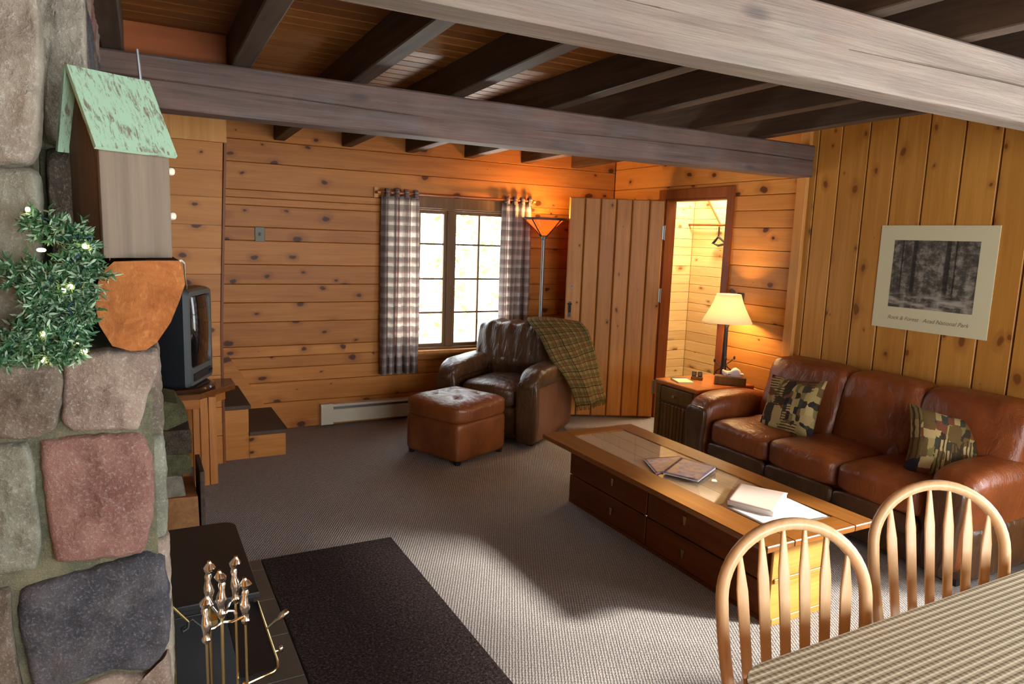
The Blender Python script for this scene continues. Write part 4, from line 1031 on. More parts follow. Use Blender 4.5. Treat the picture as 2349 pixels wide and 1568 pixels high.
# ------------------------------------------------------------------ door mat
t = thing('floor_mat', 'dark speckled rectangular mat on the carpet beside the hearth', 'mat', (.82, 2.4, 0))
def mt(u, v): return Vector((.502+u*.65, 1.45+v*1.955, .012+.002*noise.noise(Vector((u*9, v*20, 0)))))
m = MB(); m.sheet(mt, 20, 50); m.build('pile', M['rug'], t, True, smooth=True)
m = MB(); 
m.prism([(.498, 1.445, .001), (1.155, 1.445, .001), (1.155, 3.41, .001), (.498, 3.41, .001)], (0, 0, .009)); m.build('rubber_edge', M['black'], t, True)

# ------------------------------------------------------------------ coffee table
ct = thing('coffee_table', 'long low oak chest coffee table with inset plank top in front of the sofa', 'coffee table', (2.52, 2.72, 0))
tx0, tx1, ty0, ty1, tz = 2.185, 2.86, 1.84, 3.60, .42
ix0, ix1, iy0, iy1 = 2.345, 2.725, 1.955, 3.49
bx0, bx1, by0, by1 = 2.335, 2.69, 1.93, 3.50
e = .028
for xa, xb in ((tx0, ix0), (ix1, tx1)): m = MB(); m.rbox((xa, ty0, tz-e), (xb, ty1, tz), .004); m.build('side_rail', M['ctable'], ct, True)
m = MB(); m.rbox((ix0, ty0, tz-e), (ix1, iy0, tz), .004); m.build('end_rail', M['ctable_x'], ct, True)
m = MB(); m.rbox((ix0, iy1, tz-e), (ix1, ty1, tz), .004); m.build('end_rail', M['ctable_x'], ct, True)
m = MB(); n = 3
for k in range(n):
    a = ix0+(ix1-ix0)*k/n; b = ix0+(ix1-ix0)*(k+1)/n
    m.rbox((a+.001, iy0+.001, tz-e), (b-.001, iy1-.001, tz-.006), .002)
m.build('plank_inset', M['ctable_p'], ct, True)
m = MB(); m.box((ix0+.002, iy0+.002, tz-.006), (ix1-.002, iy1-.002, tz-.001)); m.build('glass_top', M['glass'], ct, True)
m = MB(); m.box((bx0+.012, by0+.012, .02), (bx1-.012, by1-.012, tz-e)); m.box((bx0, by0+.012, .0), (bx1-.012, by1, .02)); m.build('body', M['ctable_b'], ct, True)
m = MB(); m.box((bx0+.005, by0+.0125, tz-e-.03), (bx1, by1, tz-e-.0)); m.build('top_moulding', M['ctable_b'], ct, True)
ymid = 2.755
for (ya, yb) in ((by0+.03, ymid-.004), (ymid+.004, by1-.004)):
    for (za, zb) in ((.024, .175), (.183, tz-e-.034)):
        m = MB(); m.rbox((bx0-.004, ya, za), (bx0+.012, yb, zb), .004); dr = m.build('drawer', M['ctable_b'], ct, True)
        yc = 2.46 if ya < 2.5 else 3.052; zc = (za+zb)/2
        m = MB(); m.prism([(bx0-.0045, yc-.012, zc+.022), (bx0-.0045, yc+.012, zc+.022), (bx0-.0045, yc+.006, zc-.022), (bx0-.0045, yc-.006, zc-.022)], (-.010, 0, 0)); h_ = m.build('pull', M['brass'], dr); 
        for v in h_.data.vertices: v.co -= ct.location
m = MB(); m.puff((bx0-.012, ymid-.01, .19), (.016, .018, .018), 2.3, 6); m.build('lock_knob', M['silverbrass'], ct, True, smooth=True)
m = MB()
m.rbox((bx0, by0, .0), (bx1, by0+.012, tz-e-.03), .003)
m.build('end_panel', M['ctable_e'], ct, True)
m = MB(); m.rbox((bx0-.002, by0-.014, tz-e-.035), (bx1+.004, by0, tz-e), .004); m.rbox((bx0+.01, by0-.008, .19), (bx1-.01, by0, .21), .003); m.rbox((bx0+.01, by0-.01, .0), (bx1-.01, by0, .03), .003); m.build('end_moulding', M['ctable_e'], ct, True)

def flat_stack(name, label, cat, quad, z0, h, mat, group=None, curl=0, pages=None):
    c = sum((Vector((x, y, 0)) for x, y in quad), Vector())/4
    t = thing(name, label, cat, (c.x, c.y, z0), 0, group)
    q = [Vector((x, y, 0)) for x, y in quad]
    def top(u, v):
        p = q[0].lerp(q[1], u).lerp(q[3].lerp(q[2], u), v)
        return Vector((p.x, p.y, z0+h+curl*(u**2)*(v**1.5)))
    m = MB(); m.sheet(top, 12, 12); m.build('cover', mat, t, True, smooth=True, thick=.0015)
    m = MB(); s_ = .97
    m.prism([Vector((c.x+(p.x-c.x)*s_, c.y+(p.y-c.y)*s_, z0)) for p in q], (0, 0, h-.0008)); m.build('pages', M['paper'], t, True)
    return t
flat_stack('magazine', 'pinkish folded brochure lying under the blue magazine on the coffee table', 'magazine', [(2.345,2.72),(2.60,2.74),(2.676,2.908),(2.446,2.95)], .4195, .004, M['mag2'], 'magazines on the coffee table', 0)
flat_stack('magazine', 'bluish glossy magazine on top of the brochure on the coffee table', 'magazine', [(2.371,2.70),(2.455,2.525),(2.697,2.648),(2.645,2.86)], .4265, .008, M['mag1'], 'magazines on the coffee table', .006)
t = flat_stack('paper_sheet', 'pale sheet of paper lying under the thick booklet on the coffee table', 'paper', [(2.35,2.225),(2.35,2.00),(2.70,1.965),(2.715,2.20)], .4195, .0015, M['paper'])
flat_stack('booklet', 'thick whitish paperbound booklet near the end of the coffee table', 'book', [(2.372,2.25),(2.455,2.05),(2.70,2.185),(2.60,2.395)], .4222, .024, plain('booklet_cover', srgb(206, 186, 170), .45), None, .006)

# ------------------------------------------------------------------ leather helpers
def wr(p, amp, f, seed): return noise.fractal(Vector((p.x*f, p.y*f, p.z*f+seed)), 1.0, 2.0, 3)*amp

# ------------------------------------------------------------------ ottoman
ot = thing('ottoman', 'square brown leather ottoman with tufted top in front of the armchair', 'ottoman', (1.93+.918*.280-.334*.280, 4.325+.395*.280+.943*.280, 0), math.radians(23.3))
m = MB(); m.puff((0, 0, .165), (.545, .545, .29), 12, 14, fn=lambda w, u: Vector((w.x, w.y, w.z))); m.build('base', M['leather_o'], ot, smooth=True, ang=60)
def otop(w, u):
    z = w.z
    if u.z > 0:
        r = max(abs(u.x), abs(u.y)); z += .046*max(0, 1-r**2.4)
        for ax_, ay_ in ((-.42,.42),(.42,.42),(-.42,-.42),(.42,-.42),(0,0),(0,.5)):
            dd = math.hypot(u.x-ax_, u.y-ay_); z -= .034*math.exp(-(dd/.12)**2)
    return Vector((w.x, w.y, z))+Vector((0, 0, 1))*wr(w, .004, 9, 1)
m = MB(); m.puff((0, 0, .355), (.57, .57, .13), 6, 30, fn=otop); m.build('tufted_top', M['leather_o'], ot, smooth=True, ang=180)
for sx in (-1, 1):
    for sy in (-1, 1): m = MB(); m.lathe([(.022, 0), (.03, .03)], (sx*.23, sy*.23, 0), 12); m.build('foot', M['black'], ot, smooth=True)
for bx_, by_ in ((-.117,.127),(.117,.127),(-.117,-.127),(.117,-.127)):
    m = MB(); m.puff((bx_, by_, .436), (.022, .022, .010), 2.2, 6); m.build('button', M['leather_d'], ot, smooth=True)

# ------------------------------------------------------------------ armchair
ac = thing('leather_armchair', 'overstuffed dark brown leather armchair by the window with rolled arms', 'armchair', (2.738, 5.107, 0), math.radians(-53.6))
m = MB(); m.puff((0, .02, .17), (.86, .80, .26), 12, 10); m.build('base', M['leather_d'], ac, smooth=True, ang=60)
m = MB(); m.puff((0, -.10, .365), (.52, .62, .17), 5, 18, fn=lambda w, u: w+Vector((0, 0, .03*max(0, 1-u.x**2)*(u.z > 0)))+Vector((0,0,1))*wr(w, .008, 8, 2)); m.build('seat_cushion', M['leather_d'], ac, smooth=True, ang=180)
def backf(w, u):
    p = Vector((w.x, w.y, w.z)); p += Vector((0, 1, 0))*(.10*(u.z+1)*.5)
    p.y -= .022*math.sin(u.x*24+1.2*math.sin(u.z*3))*(.35+.65*abs(u.z))*(u.y < 0)*.5
    p.z += .012*math.sin(u.x*17)*(u.z > .6)
    return p
m = MB(); m.puff((0, .22, .70), (.80, .26, .38), 6.5, 34, fn=backf); m.build('back_cushion', M['leather_d'], ac, smooth=True, ang=180)
m = MB(); m.puff((0, .20, .50), (.54, .20, .22), 4, 18, fn=lambda w, u: w+Vector((0, .02*math.sin(u.x*20)*(u.y < 0)*.5, 0))); m.build('lumbar_cushion', M['leather_d'], ac, smooth=True, ang=180)
m = MB(); m.puff((0, .365, .42), (.84, .12, .78), 8, 12); m.build('back_panel', M['leather_o'], ac, smooth=True, ang=60)
for sx in (-1, 1):
    def armf(w, u, sx=sx):
        f = max(0, -u.y-.55)/.45
        return Vector((w.x, w.y+(.012 if w.z < 0 else 0), w.z-.055*f*f+.012*math.cos(u.y*1.4)))+Vector((0, 0, 1))*wr(w, .006, 9, sx)
    m = MB(); m.puff((sx*.362, -.02, .525), (.215, .84, .165), 3.2, 24, fn=armf); m.build('arm_pad', M['leather_d'], ac, smooth=True, ang=180)
    m = MB(); m.puff((sx*.362, .0, .265), (.165, .79, .47), 9, 16, fn=lambda w, u: w+Vector((1, 0, 0))*wr(w, .006, 5, 3)); m.build('arm_side', M['leather_s'] if sx > 0 else M['leather_d'], ac, smooth=True, ang=60)  # only the lit outer side takes the paler leather
    m = MB(); m.puff((sx*.362, -.395, .28), (.185, .07, .50), 4.5, 16); m.build('arm_front', M['leather_d'], ac, smooth=True, ang=180)
for sx in (-1, 1):
    for sy in (-1, 1): m = MB(); m.box((sx*.36-.025, sy*.33-.025+.02, 0), (sx*.36+.025, sy*.33+.025+.02, .06)); m.build('foot', M['black'], ac)

# throw blanket over the armchair (local to armchair frame numbers)
tb = thing('throw_blanket', 'green and brown plaid throw draped over the back corner of the leather armchair', 'blanket', (2.715, 5.09, 0), math.radians(-53.6))
Lp = [(-.02,.44,.86),(.03,.36,.915),(.075,.22,.905),(.222,.11,.815),(.327,.02,.728),(.41,-.02,.632),(.485,.0,.55),(.522,.13,.40),(.539,.25,.225)]
Rp = [(.38,.50,.84),(.43,.47,.90),(.505,.40,.895),(.53,.46,.84),(.543,.50,.778),(.568,.54,.682),(.600,.57,.52),(.64,.59,.37),(.683,.60,.249)]
def cr_(P, t):
    t *= len(P)-1; i = min(int(t), len(P)-2); f = t-i
    p = [Vector(P[max(0, min(len(P)-1, i+k))]) for k in (-1, 0, 1, 2)]
    return .5*((2*p[1])+(p[2]-p[0])*f+(2*p[0]-5*p[1]+4*p[2]-p[3])*f*f+(3*p[1]-p[0]-3*p[2]+p[3])*f**3)
def tbf(u, v):
    a, b = cr_(Lp, v), cr_(Rp, v); p = a.lerp(b, u)
    k_ = max(0, min(1, (v-.30)/.25)); out = Vector((.15, -.85, .35)).lerp(Vector((.55, -.35, 0)), k_)
    p += out*(.055*math.sin(u*PI)+.018*math.sin(u*13+v*3)*min(1, v*1.2))+Vector((0, 0, .012 if v < .5 else 0))
    return p
m = MB(); m.sheet(tbf, 26, 54, .42, 1.0); m.build('cloth', M['throw'], tb, smooth=True, ang=180, thick=.009)
m = MB(); rg = random.Random(4)
for k in range(44):
    p = tbf(k/43, 1.0); m.tube([p, p+Vector((rg.uniform(-.004,.004), rg.uniform(-.004,.004), -.022)), p+Vector((rg.uniform(-.008,.008), rg.uniform(-.008,.008), -.04))], .0022, 5)
m.build('fringe', M['throw'], tb)
# ------------------------------------------------------------------ torchiere
fl = thing('floor_lamp', 'tall dark pole floor lamp with glowing amber glass bowl by the curtain', 'floor lamp', (3.245, 5.47, 0))
m = MB(); m.lathe([(.14, 0), (.14, .012), (.10, .025), (.03, .04), (.016, .06)], (3.245, 5.47, 0), 30); m.build('base', M['steel'], fl, True, smooth=True)
m = MB(); m.lathe([(.016, .06), (.016, 1.60), (.022, 1.605), (.024, 1.63), (.03, 1.64)], (3.245, 5.47, 0), 20); m.build('pole', M['steel'], fl, True, smooth=True, ang=40)
m = MB(); m.lathe([(.03, 1.64), (.06, 1.675), (.10, 1.712), (.14, 1.745), (.172, 1.775)], (3.245, 5.47, 0), 8, cap=False); m.build('glass_bowl', M['amber'], fl, True, thick=.004)
m = MB(); m.lathe([(.172, 1.772), (.202, 1.782), (.202, 1.792), (.170, 1.786), (.172, 1.772)], (3.245, 5.47, 0), 8, cap=False)
m.build('rim', M['iron'], fl, True)
for k in range(4):
    a = k*PI/2+.4; m = MB(); m.tube([(3.245+.033*math.cos(a), 5.47+.033*math.sin(a), 1.63), (3.245+.105*math.cos(a), 5.47+.105*math.sin(a), 1.70), (3.245+.185*math.cos(a), 5.47+.185*math.sin(a), 1.782)], .006, 8); m.build('strut', M['iron'], fl, True, smooth=True)
m = MB(); m.puff((3.245, 5.47, 1.70), (.05, .05, .07), 2.2, 8); m.build('bulb', M['bulb'], fl, True, smooth=True)

# ------------------------------------------------------------------ end table and what stands on it
et = thing('end_table', 'dark brown end table with one drawer between the doorway and the sofa', 'end table', (3.86, 3.985, 0))
ex0, ex1, ey0, ey1, ez = 3.58, 4.15, 3.755, 4.215, .56
m = MB(); m.rbox((ex0-.012, ey0-.004, ez-.03), (ex1, ey1+.01, ez), .006); m.build('top', M['endt_top'], et, True)
m = MB(); m.box((ex0+.02, ey0+.02, .05), (ex1-.01, ey1-.02, ez-.03)); m.build('body', M['endt'], et, True)
for x in (ex0, ex1-.045):
    for y in (ey0, ey1-.045): m = MB(); m.box((x, y, 0), (x+.045, y+.045, ez-.03)); m.build('leg', M['endt'], et, True, bev=.003)
m = MB(); m.rbox((ex0+.004, ey0+.055, .405), (ex0+.02, ey1-.055, .515), .004); dr = m.build('drawer', M['endt'], et, True)
m = MB(); m.puff((ex0-.010-3.86, 4.0-3.985, .46), (.022, .026, .026), 2.3, 8); m.tube([(ex0+.004-3.86, .015, .46), (ex0-.005-3.86, .015, .46)], .006, 8); m.build('knob', M['steel'], dr, smooth=True)
m = MB(); n = 9
for k in range(n):
    a = ey0+.055+(ey1-ey0-.11)*k/n; b = ey0+.055+(ey1-ey0-.11)*(k+1)/n; m.rbox((ex0+.006, a+.001, .07), (ex0+.02, b-.001, .385), .005)
m.build('door', M['endt'], et, True)

lx, ly = 4.005, 3.945
tl = thing('table_lamp', 'lit table lamp with cream cone shade and dark iron base on the end table', 'lamp', (lx, ly, ez))
m = MB(); m.lathe([(.055, ez), (.055, ez+.010), (.035, ez+.022), (.02, ez+.03)], (lx, ly, 0), 24); m.build('base', M['iron'], tl, True, smooth=True)
m = MB(); m.lathe([(.028, ez+.02), (.022, ez+.10), (.017, ez+.25), (.015, ez+.42), (.019, ez+.44), (.008, ez+.46), (.008, ez+.50)], (lx, ly, 0), 16); m.build('stem', M['iron'], tl, True, smooth=True)
m = MB()
for a, s_ in ((-2.2, 1), (-.6, 1), (2.3, .8)):
    d_ = Vector((math.cos(a), math.sin(a), 0)); P = []
    for k in range(15):
        t_ = k/14*PI*1.5; P.append(Vector((lx, ly, ez+.03+.15*s_*k/14))+d_*(.02+.045*math.sin(t_)**2*s_))
    m.tube(P, .005, 6)
    e_ = P[-1]; m.puff(e_+d_*.012+Vector((0, 0, .01)), (.022, .012, .03), 2.1, 6)
m.build('scroll_leaves', M['iron'], tl, True, smooth=True)
m = MB(); m.lathe([(.187, 1.025), (.160, 1.075), (.130, 1.132), (.107, 1.185), (.090, 1.240)], (lx, ly, 0), 40, cap=False); m.build('lamp_shade', M['shade'], tl, True, smooth=True, thick=.002)
m = MB(); m.puff((lx, ly, 1.11), (.05, .05, .08), 2.2, 8); m.build('bulb', M['bulb'], tl, True, smooth=True)

tb_ = thing('tissue_box', 'brown wooden tissue box with a white tissue pulled up, in front of the lamp', 'tissue box', (3.972, 3.832, ez), math.radians(-46))
m = MB(); m.rbox((-.115, -.042, 0), (.115, .042, .066), .004); m.build('box', M['endt'], tb_)
rg = random.Random(2)
m = MB(); m.puff((.015, 0, .088), (.16, .062, .062), 2.6, 14, fn=lambda w, u: w+Vector((0, 0, .016*math.sin(u.x*5+.5)*(u.z > 0)))+Vector((0,0,1))*wr(w, .012, 30, 3)); m.build('tissue', M['paper'], tb_, smooth=True, ang=180)
t = thing('note_pad', 'cream notepad with dark spine lying on the front of the end table', 'notepad', (3.70, 4.06, ez), math.radians(-20))
m = MB(); m.box((-.06, -.085, 0), (.06, .085, .010)); m.build('pages', plain('pad_cream', srgb(232, 218, 160), .6), t, bev=.001)
m = MB(); m.box((-.062, .060, .010), (.062, .088, .013)); m.build('binding', M['iron'], t)
t = thing('desk_calendar', 'small brown block with two little dark frames, left of the lamp on the end table', 'calendar', (3.86, 4.07, ez), math.radians(-48))
m = MB(); m.rbox((-.045, -.02, 0), (.045, .02, .024), .003); m.build('block', M['endt'], t)
for x in (-.022, .022):
    m = MB(); m.rbox((x-.017, -.008, .024), (x+.017, .01, .064), .003); fr = m.build('frame', M['joist'], t)
    m = MB(); m.box((x-.010, -.0095, .034), (x+.010, -.008, .056)); m.build('card', M['bird_grey'], fr)

# ------------------------------------------------------------------ sofa
so = thing('leather_sofa', 'three seat tan leather sofa against the vertical board wall', 'sofa', (3.8, 2.71, 0))
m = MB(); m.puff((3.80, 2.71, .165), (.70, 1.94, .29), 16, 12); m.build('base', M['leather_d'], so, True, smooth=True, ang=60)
m = MB(); m.puff((4.135, 2.62, .44), (.12, 1.70, .70), 10, 12); m.build('back_panel', M['leather'], so, True, smooth=True, ang=60)
sy_ = [1.975, 2.465, 2.95, 3.445]; sb_ = [1.80, 2.345, 2.845, 3.445]
for k in range(3):
    a, b = sy_[k], sy_[k+1]
    def sf(w, u, k=k):
        p = w.copy(); p.z += .022*max(0, 1-u.y**2)*(1 if u.z > 0 else 0)*(1-max(0, -u.x)**6)
        return p+Vector((0, 0, 1))*wr(w+Vector((0, k, 0)), .007, 7, k)
    m = MB(); m.puff((3.66, (a+b)/2, .355), (.54, b-a+.014, .165), 6, 26, fn=sf); m.build('seat_cushion', M['leather'], so, True, smooth=True, ang=180)
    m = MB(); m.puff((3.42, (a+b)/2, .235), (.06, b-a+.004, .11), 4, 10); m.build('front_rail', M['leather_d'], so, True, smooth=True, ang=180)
    def bf(w, u, k=k):
        p = w.copy(); p.x += .13*(u.z+1)/2-.022*max(0, 1-u.y**2)*(u.x < 0)*max(0, 1-u.z**4)
        p.x += .006*math.sin(u.y*19+k*2+3.5*u.z+1.5*math.sin(u.y*5))*(u.x < 0)*max(0, abs(u.z)-.25)
        return p+Vector((1, 0, 0))*wr(w+Vector((0, k*2, 0)), .010, 6, k+5)
    a, b = sb_[k], sb_[k+1]; m = MB(); m.puff((3.93, (a+b)/2, .625), (.21, b-a+.012, .47), 6.5, 30, fn=bf); m.build('back_cushion', M['leather'], so, True, smooth=True, ang=180)
for sgn, yc in ((1, 3.57), (-1, 1.85)):
    def af(w, u, sgn=sgn):
        b = max(0, min(1, (w.z+.1)/.30))
        return Vector((w.x, w.y*(.78+.32*b*b), w.z+.018*math.cos(u.x*1.5)*(u.z > .3)))+Vector((0, 0, 1))*wr(w, .006, 6, sgn)
    m = MB(); m.puff((3.74, yc, .305), (.70, .245, .53), 4.2, 24, fn=af); m.build('arm', M['leather'], so, True, smooth=True, ang=180)
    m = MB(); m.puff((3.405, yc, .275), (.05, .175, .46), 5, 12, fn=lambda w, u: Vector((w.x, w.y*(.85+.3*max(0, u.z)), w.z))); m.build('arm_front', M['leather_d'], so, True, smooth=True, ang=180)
for x in (3.5, 4.08):
    for y in (1.82, 3.6): m = MB(); m.box((x-.03, y-.03, 0), (x+.03, y+.03, .07)); m.build('foot', M['black'], so, True)

def throw_pillow(name, label, loc, rot, sz, mat):
    t = thing(name, label, 'cushion', loc, 0, 'tapestry cushions on the sofa'); t.rotation_euler = rot
    n = 16
    def half(sg):
        def f(u, v):
            x, z = (u-.5)*2, (v-.5)*2
            e = (1-x**4)*(1-z**4); px = x*sz/2*(1-.07*(1-x*x)*0-.06*(1-z*z)*0+.05*abs(x*z)); pz = z*sz/2*(1+.05*abs(x*z))
            px *= (.93+.07*z*z); pz *= (.93+.07*x*x)
            return Vector((px, sg*.075*max(0, e)**.5, pz+sz/2))
        return f
    m = MB(); m.sheet(half(-1), 18, 18); m.sheet(half(1), 18, 18); m.build('cover', mat, t, smooth=True, ang=180)
    return t
throw_pillow('throw_pillow', 'patterned tapestry cushion on the left end of the leather sofa', (3.655, 3.03, .412), (math.radians(-22), math.radians(-4), math.radians(-84)), .38, M['cush1'])
throw_pillow('throw_pillow', 'patterned tapestry cushion leaning by the right arm of the leather sofa', (3.72, 2.035, .395), (math.radians(-34), math.radians(9), math.radians(-46)), .41, M['cush2'])

# ------------------------------------------------------------------ picture
pc = thing('wall_print', 'black and white forest print with caption on cream board above the sofa', 'picture', (XR-.006, 2.53, 1.12))
m = MB(); X0 = XR-.0085; m.box((X0-.006, 2.183, 1.127), (X0, 2.885, 1.766)); m.build('mat_board', M['matboard'], pc, True)
m = MB(); m.add([(X0-.0068, 2.788, 1.262), (X0-.0068, 2.275, 1.262), (X0-.0068, 2.275, 1.676), (X0-.0068, 2.788, 1.676)], [(0,1,2,3)], [[(0,0),(1,0),(1,1),(0,1)]]); m.build('print', M['print'], pc, True)
cu = bpy.data.curves.new('caption', 'FONT'); cu.body = 'Rock & Forest   Acad National Park'; cu.size = .034; cu.align_x = 'CENTER'; cu.extrude = .0002; cu.materials.append(M['ink'])
try: cu.shear = .35
except Exception: pass
tmp = bpy.data.objects.new('caption_curve', cu); me_ = bpy.data.meshes.new_from_object(tmp); bpy.data.objects.remove(tmp); me_.name = 'caption'
if not me_.materials: me_.materials.append(M['ink'])
to = bpy.data.objects.new('caption', me_); C.objects.link(to); to.parent = pc
to.matrix_basis = Matrix.Translation(Vector((X0-.0066, 2.535, 1.185))-pc.location)@Matrix(((0, 0, -1, 0), (-1, 0, 0, 0), (0, 1, 0, 0), (0, 0, 0, 1)))

# ------------------------------------------------------------------ dining table with cloth
dt = thing('dining_table', 'round cornered dining table covered by the striped cloth in the lower right corner', 'table', (1.9, .35, 0))
dx0, dx1, dy0, dy1, dz_ = 1.0, 2.95, -.22, .915, .76
m = MB(); m.rbox((dx0+.01, dy0+.01, dz_-.035), (dx1-.01, dy1-.01, dz_-.003), .012); m.build('tabletop', M['chairwood'], dt, True)
m = MB(); m.lathe([(.16, .10), (.10, .16), (.06, .25), (.075, .4), (.055, .55), (.10, dz_-.035)], (1.9, .35, 0), 24); m.build('pedestal', M['chairwood'], dt, True, smooth=True)
for k in range(4):
    a = PI/4+k*PI/2; m = MB(); d_ = Vector((math.cos(a), math.sin(a), 0)); m.tube([Vector((1.9, .35, .16))+d_*.08, Vector((1.9, .35, .12))+d_*.25, Vector((1.9, .35, .03))+d_*.42], [.04, .035, .03], 12); m.build('leg', M['chairwood'], dt, True, smooth=True)
def rr2(x0, x1, y0, y1, r, n=8):
    P = []
    for cx, cy, a0 in ((x1-r, y0+r, -PI/2), (x1-r, y1-r, 0), (x0+r, y1-r, PI/2), (x0+r, y0+r, PI)):
        for k in range(n+1): a = a0+PI/2*k/n; P.append((cx+r*math.cos(a), cy+r*math.sin(a)))
    return P
P = rr2(dx0, dx1, dy0, dy1, .10); N_ = len(P)
cl = thing('tablecloth', 'beige and brown finely striped cloth covering the dining table', 'tablecloth', (1.9, .35, dz_))
m = MB()
m.add([Vector((x, y, dz_+.002)) for x, y in P], [tuple(range(N_))], [[(x, y) for x, y in P]])
ov = [Vector((x, y, dz_+.002)) for x, y in P]; cen_ = Vector(((dx0+dx1)/2, (dy0+dy1)/2, 0))
rows = [ov]
for k in range(1, 6):
    row = []
    for i, (x, y) in enumerate(P):
        o_ = Vector((x-cen_.x, (y-cen_.y), 0)).normalized(); f_ = .004+.014*(k/5)*(1+math.sin(i*1.9))
        row.append(Vector((x, y, dz_+.002-.036*k))+o_*(.006 if k == 1 else .008+f_))
    rows.append(row)
per = 0
for i in range(N_):
    j = (i+1) % N_; L_ = (ov[j]-ov[i]).length
    for k in range(5):
        m.add([rows[k][i], rows[k][j], rows[k+1][j], rows[k+1][i]], [(0,1,2,3)], [[(per, -.036*k), (per+L_, -.036*k), (per+L_, -.036*(k+1)), (per, -.036*(k+1))]])
    per += L_
m.build('cloth', M['cloth'], cl, True, thick=.0015)

# ------------------------------------------------------------------ windsor chairs
def windsor(label, loc, rz):
    t = thing('windsor_chair', label, 'chair', loc, rz, 'hoop back chairs at the dining table')
    zs = .45; lean = .21
    def hp(x, z): return Vector((x, (z-zs)*lean, z))
    pts = []; zc, r = .765, .183
    for k in range(9):
        f = k/8; x = -(.150+(r-.150)*math.sin(f*PI/2)**1.0); pts.append(hp(x, zs+(zc-zs)*f))
    for k in range(1, 24):
        a = PI-PI*k/24; pts.append(hp(r*math.cos(a), zc+.172*math.sin(a)))
    for k in range(8, -1, -1):
        f = k/8; x = (.150+(r-.150)*math.sin(f*PI/2)); pts.append(hp(x, zs+(zc-zs)*f))
    m = MB(); m.tube(pts, [(.0150, .0165)]*len(pts), 14); m.build('hoop', M['chairwood'], t, smooth=True)
    for k in range(6):
        xt = (-.1375+.055*k); xb = (-.112+.0448*k)
        ztop = zc+.172*math.sqrt(max(0, 1-(xt/r)**2))-.006
        A, B = hp(xt, ztop), Vector((xb, .0, zs+.0)); A2 = A; n_ = 14
        P_ = [B.lerp(A2, q/n_) for q in range(n_+1)]
        Rr = []
        for q in range(n_+1):
            f = q/n_
            w_ = .0118+.0030*(f/.78) if f < .78 else .0148-(f-.78)/.22*.0110
            Rr.append((w_, .0052))
        # keep wide side facing front: build by hand
        vs = []
        nn = 12
        for p, (a_, b_) in zip(P_, Rr):
            for g in range(nn): th = 2*PI*g/nn; c_, s_ = math.cos(th), math.sin(th); vs.append(p+Vector((a_*math.copysign(abs(c_)**.6, c_), b_*math.copysign(abs(s_)**.6, s_), 0)))
        fs = [tuple(range(nn-1, -1, -1)), tuple(range(n_*nn, n_*nn+nn))]
        for q in range(n_):
            for g in range(nn): j = (g+1) % nn; fs.append((q*nn+g, q*nn+j, q*nn+nn+j, q*nn+nn+g))
        m = MB(); m.add(vs, fs); m.build('spindle', M['chairwood'], t, smooth=True, ang=50)
    def seatf(w, u):
        z = w.z - (.012*max(0, 1-(u.x**2+u.y**2)) if u.z > 0 else 0)
        return Vector((w.x*(1-.08*max(0, u.y)), w.y, z))
    m = MB(); m.puff((0, -.17, zs-.018), (.42, .41, .036), 4, 16, fn=seatf); m.build('seat', M['chairwood'], t, smooth=True, ang=60)
    feet = []
    for sx, sy, fx, fy in ((-1, 0, -.19, .06), (1, 0, .19, .06), (-1, 1, -.20, -.37), (1, 1, .20, -.37)):
        A = Vector((sx*.13, -.04 if sy == 0 else -.29, zs-.03)); B = Vector((fx, fy, 0)); feet.append((A, B))
        m = MB(); m.tube([A.lerp(B, f) for f in (0, .12, .3, .45, .7, .8, 1)], [.012, .017, .019, .014, .018, .015, .011], 12); m.build('leg', M['chairwood'], t, smooth=True)
    for a, b in ((0, 2), (1, 3)):
        p = feet[a][0].lerp(feet[a][1], .6); q = feet[b][0].lerp(feet[b][1], .6)
        m = MB(); m.tube([p, p.lerp(q, .5), q], [.008, .013, .008], 10); m.build('stretcher', M['chairwood'], t, smooth=True)
    p = feet[0][0].lerp(feet[0][1], .6).lerp(feet[2][0].lerp(feet[2][1], .6), .5); q = feet[1][0].lerp(feet[1][1], .6).lerp(feet[3][0].lerp(feet[3][1], .6), .5)
    m = MB(); m.tube([p, p.lerp(q, .5), q], [.008, .013, .008], 10); m.build('stretcher', M['chairwood'], t, smooth=True)
    return t
windsor('pale hoop back wooden chair, left of the two, before the coffee table end', (1.360, 1.012, 0), math.radians(-22.5))
windsor('pale hoop back wooden chair, right of the two, before the sofa arm', (1.985, 1.045, 0), math.radians(-32))

# ------------------------------------------------------------------ trees outside
def tree(x, y, h, r, seed, label):
    t = thing('tree', label, 'tree', (x, y, -.4), 0, 'trees outside the back window')
    rg = random.Random(seed); m = MB(); m.tube([(x, y, -.4), (x+.05, y, h*.5), (x, y, h)], [.10, .07, .03], 8); m.build('trunk', M['trunk'], t, True, smooth=True)
    m = MB()
    for k in range(420):
        a = rg.random()*2*PI; zz3 = rg.uniform(.1, 1)*h; rr3 = r*rg.random()**.5*(1.15-zz3/h*.7)
        c = Vector((x+rr3*math.cos(a), y+rr3*math.sin(a), zz3)); s_ = rg.uniform(.04, .10)
        d1 = Vector((rg.gauss(0,1), rg.gauss(0,1), rg.gauss(0,1))).normalized(); d2 = d1.orthogonal().normalized()
        m.add([c-d1*s_, c+d2*s_*.5, c+d1*s_, c-d2*s_*.5], [(0,1,2,3)])
    m.build('foliage', M['foliage'], t, True)
tree(3.35, 8.6, 3.2, .55, 1, 'sunlit leafy tree seen through the upper middle panes of the window')
tree(4.45, 9.5, 3.0, .6, 2, 'sunlit leafy tree seen through the right panes of the window')
m = MB(); m.box((-8, YB+.12, -.5), (14, 22, -.4)); g = m.build('ground', plain('outdoor_ground', srgb(214, 210, 190), .9)); g['kind'] = 'structure'

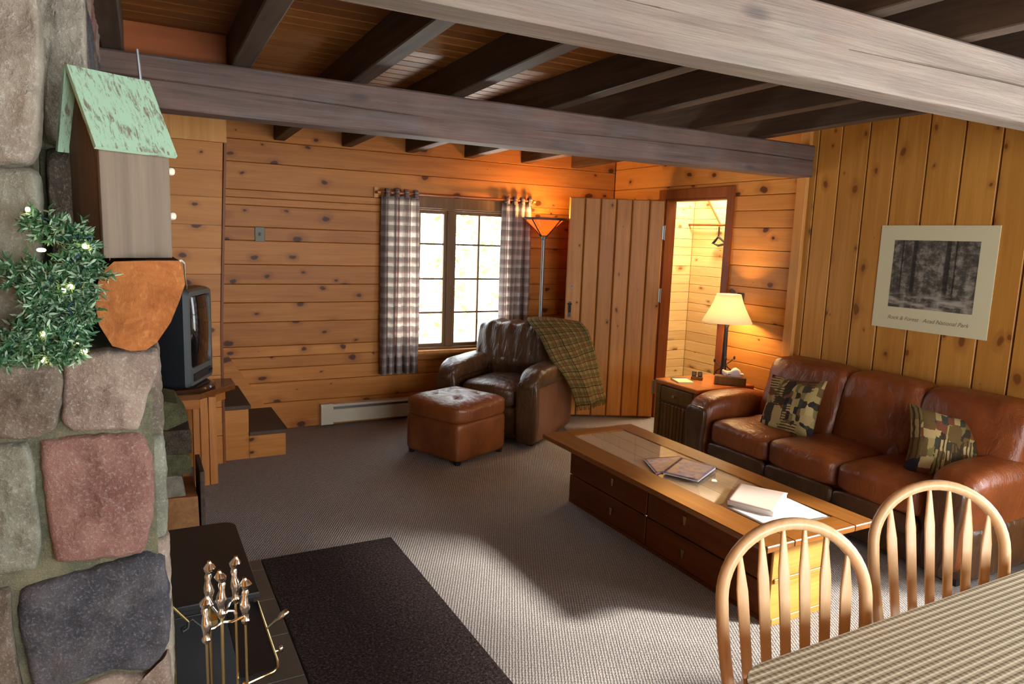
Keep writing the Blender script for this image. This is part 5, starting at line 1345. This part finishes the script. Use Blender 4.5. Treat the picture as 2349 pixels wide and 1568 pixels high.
# ------------------------------------------------------------------ lights
def light(name, typ, loc, e, col, **kw):
    l = bpy.data.lights.new(name, typ); l.energy = e; l.color = col
    o = bpy.data.objects.new(name, l); C.objects.link(o); o.location = loc
    for k, v in kw.items():
        if k == 'rot': o.rotation_euler = v
        elif k == 'track': o.rotation_euler = Vector(v).to_track_quat('-Z', 'Y').to_euler()
        else: setattr(l, k, v)
    return o
W_ = bpy.data.worlds.new('sky'); bpy.context.scene.world = W_; W_.use_nodes = True
nt = W_.node_tree; bg = nt.nodes['Background']; bg.inputs[0].default_value = (.86, .94, 1.0, 1); bg.inputs[1].default_value = 8.0
light('sun', 'SUN', (6, -3, 5), 13.0, (1, .96, .90), track=(-.702, .54, -.465), angle=math.radians(5.5))
# daylight just outside the glass; front window and its light are added fill
light('daylight_dining_window', 'AREA', (XR+.16, (RWIN[0]+RWIN[1])/2, (RWIN[2]+RWIN[3])/2), 105, (.94, .97, 1), track=(-1, .15, -.12), shape='RECTANGLE', size=2.1, size_y=1.5)
light('front_fill_light', 'AREA', ((FW[0]+FW[1])/2, YF-.16, (FW[2]+FW[3])/2), 78, (.95, .98, 1), track=(0, 1, -.05), shape='RECTANGLE', size=2.8, size_y=1.7)  # added fill light outside the unseen front window
p = light('portal_back_window', 'AREA', ((WX0+WX1)/2, YB+.12, (WZ0+WZ1)/2), 1, (1, 1, 1), track=(0, -1, 0), shape='RECTANGLE', size=WX1-WX0, size_y=WZ1-WZ0); p.data.cycles.is_portal = True
light('ground_bounce_fill', 'AREA', (2.45, YB+1.2, -.25), 550, (1, .98, .94), track=(-.05, -1, .75), shape='RECTANGLE', size=2.4, size_y=1.0)  # added area lamp standing in for light off the ground
light('floor_lamp_bulb', 'POINT', (3.245, 5.47, 1.76), 30, (1, .52, .18), shadow_soft_size=.05)
light('table_lamp_bulb', 'POINT', (lx, ly, 1.12), 40, (1, .58, .24), shadow_soft_size=.04)
light('closet_fill', 'AREA', (4.78, 5.0, 2.42), 62, (1, .88, .66), track=(0, .25, -1), shape='SQUARE', size=.4)  # added area light brightening the closet, no fixture modelled

# ------------------------------------------------------------------ camera
cam = bpy.data.cameras.new('camera'); co = bpy.data.objects.new('camera', cam); C.objects.link(co)
yaw, pitch, roll = -0.49611, 0.14561, 0.0352961
cy, sy = math.cos(yaw), math.sin(yaw); cp, sp = math.cos(pitch), math.sin(pitch); cr, sr = math.cos(roll), math.sin(roll)
Rz = Matrix(((cy, sy, 0), (-sy, cy, 0), (0, 0, 1))); Mx = Matrix(((1, 0, 0), (0, 0, -1), (0, 1, 0)))
Pm = Matrix(((1, 0, 0), (0, cp, -sp), (0, sp, cp))); Rm = Matrix(((cr, -sr, 0), (sr, cr, 0), (0, 0, 1)))
Rt = Rm@Pm@Mx@Rz
right, down, fwd = Vector(Rt[0]), Vector(Rt[1]), Vector(Rt[2])
mw = Matrix.Identity(4)
for i in range(3): mw[i][0] = right[i]; mw[i][1] = -down[i]; mw[i][2] = -fwd[i]
mw.translation = Vector((0, 0, 1.6)); co.matrix_world = mw
cam.sensor_width = 36; cam.sensor_fit = 'HORIZONTAL'; cam.lens = 36*1613.27/2349; cam.clip_start = .02
bpy.context.scene.camera = co
vsx = bpy.context.scene.view_settings
vsx.view_transform = 'Standard'; vsx.look = 'None'; vsx.exposure = 0.0; vsx.gamma = 1; vsx.use_curve_mapping = False
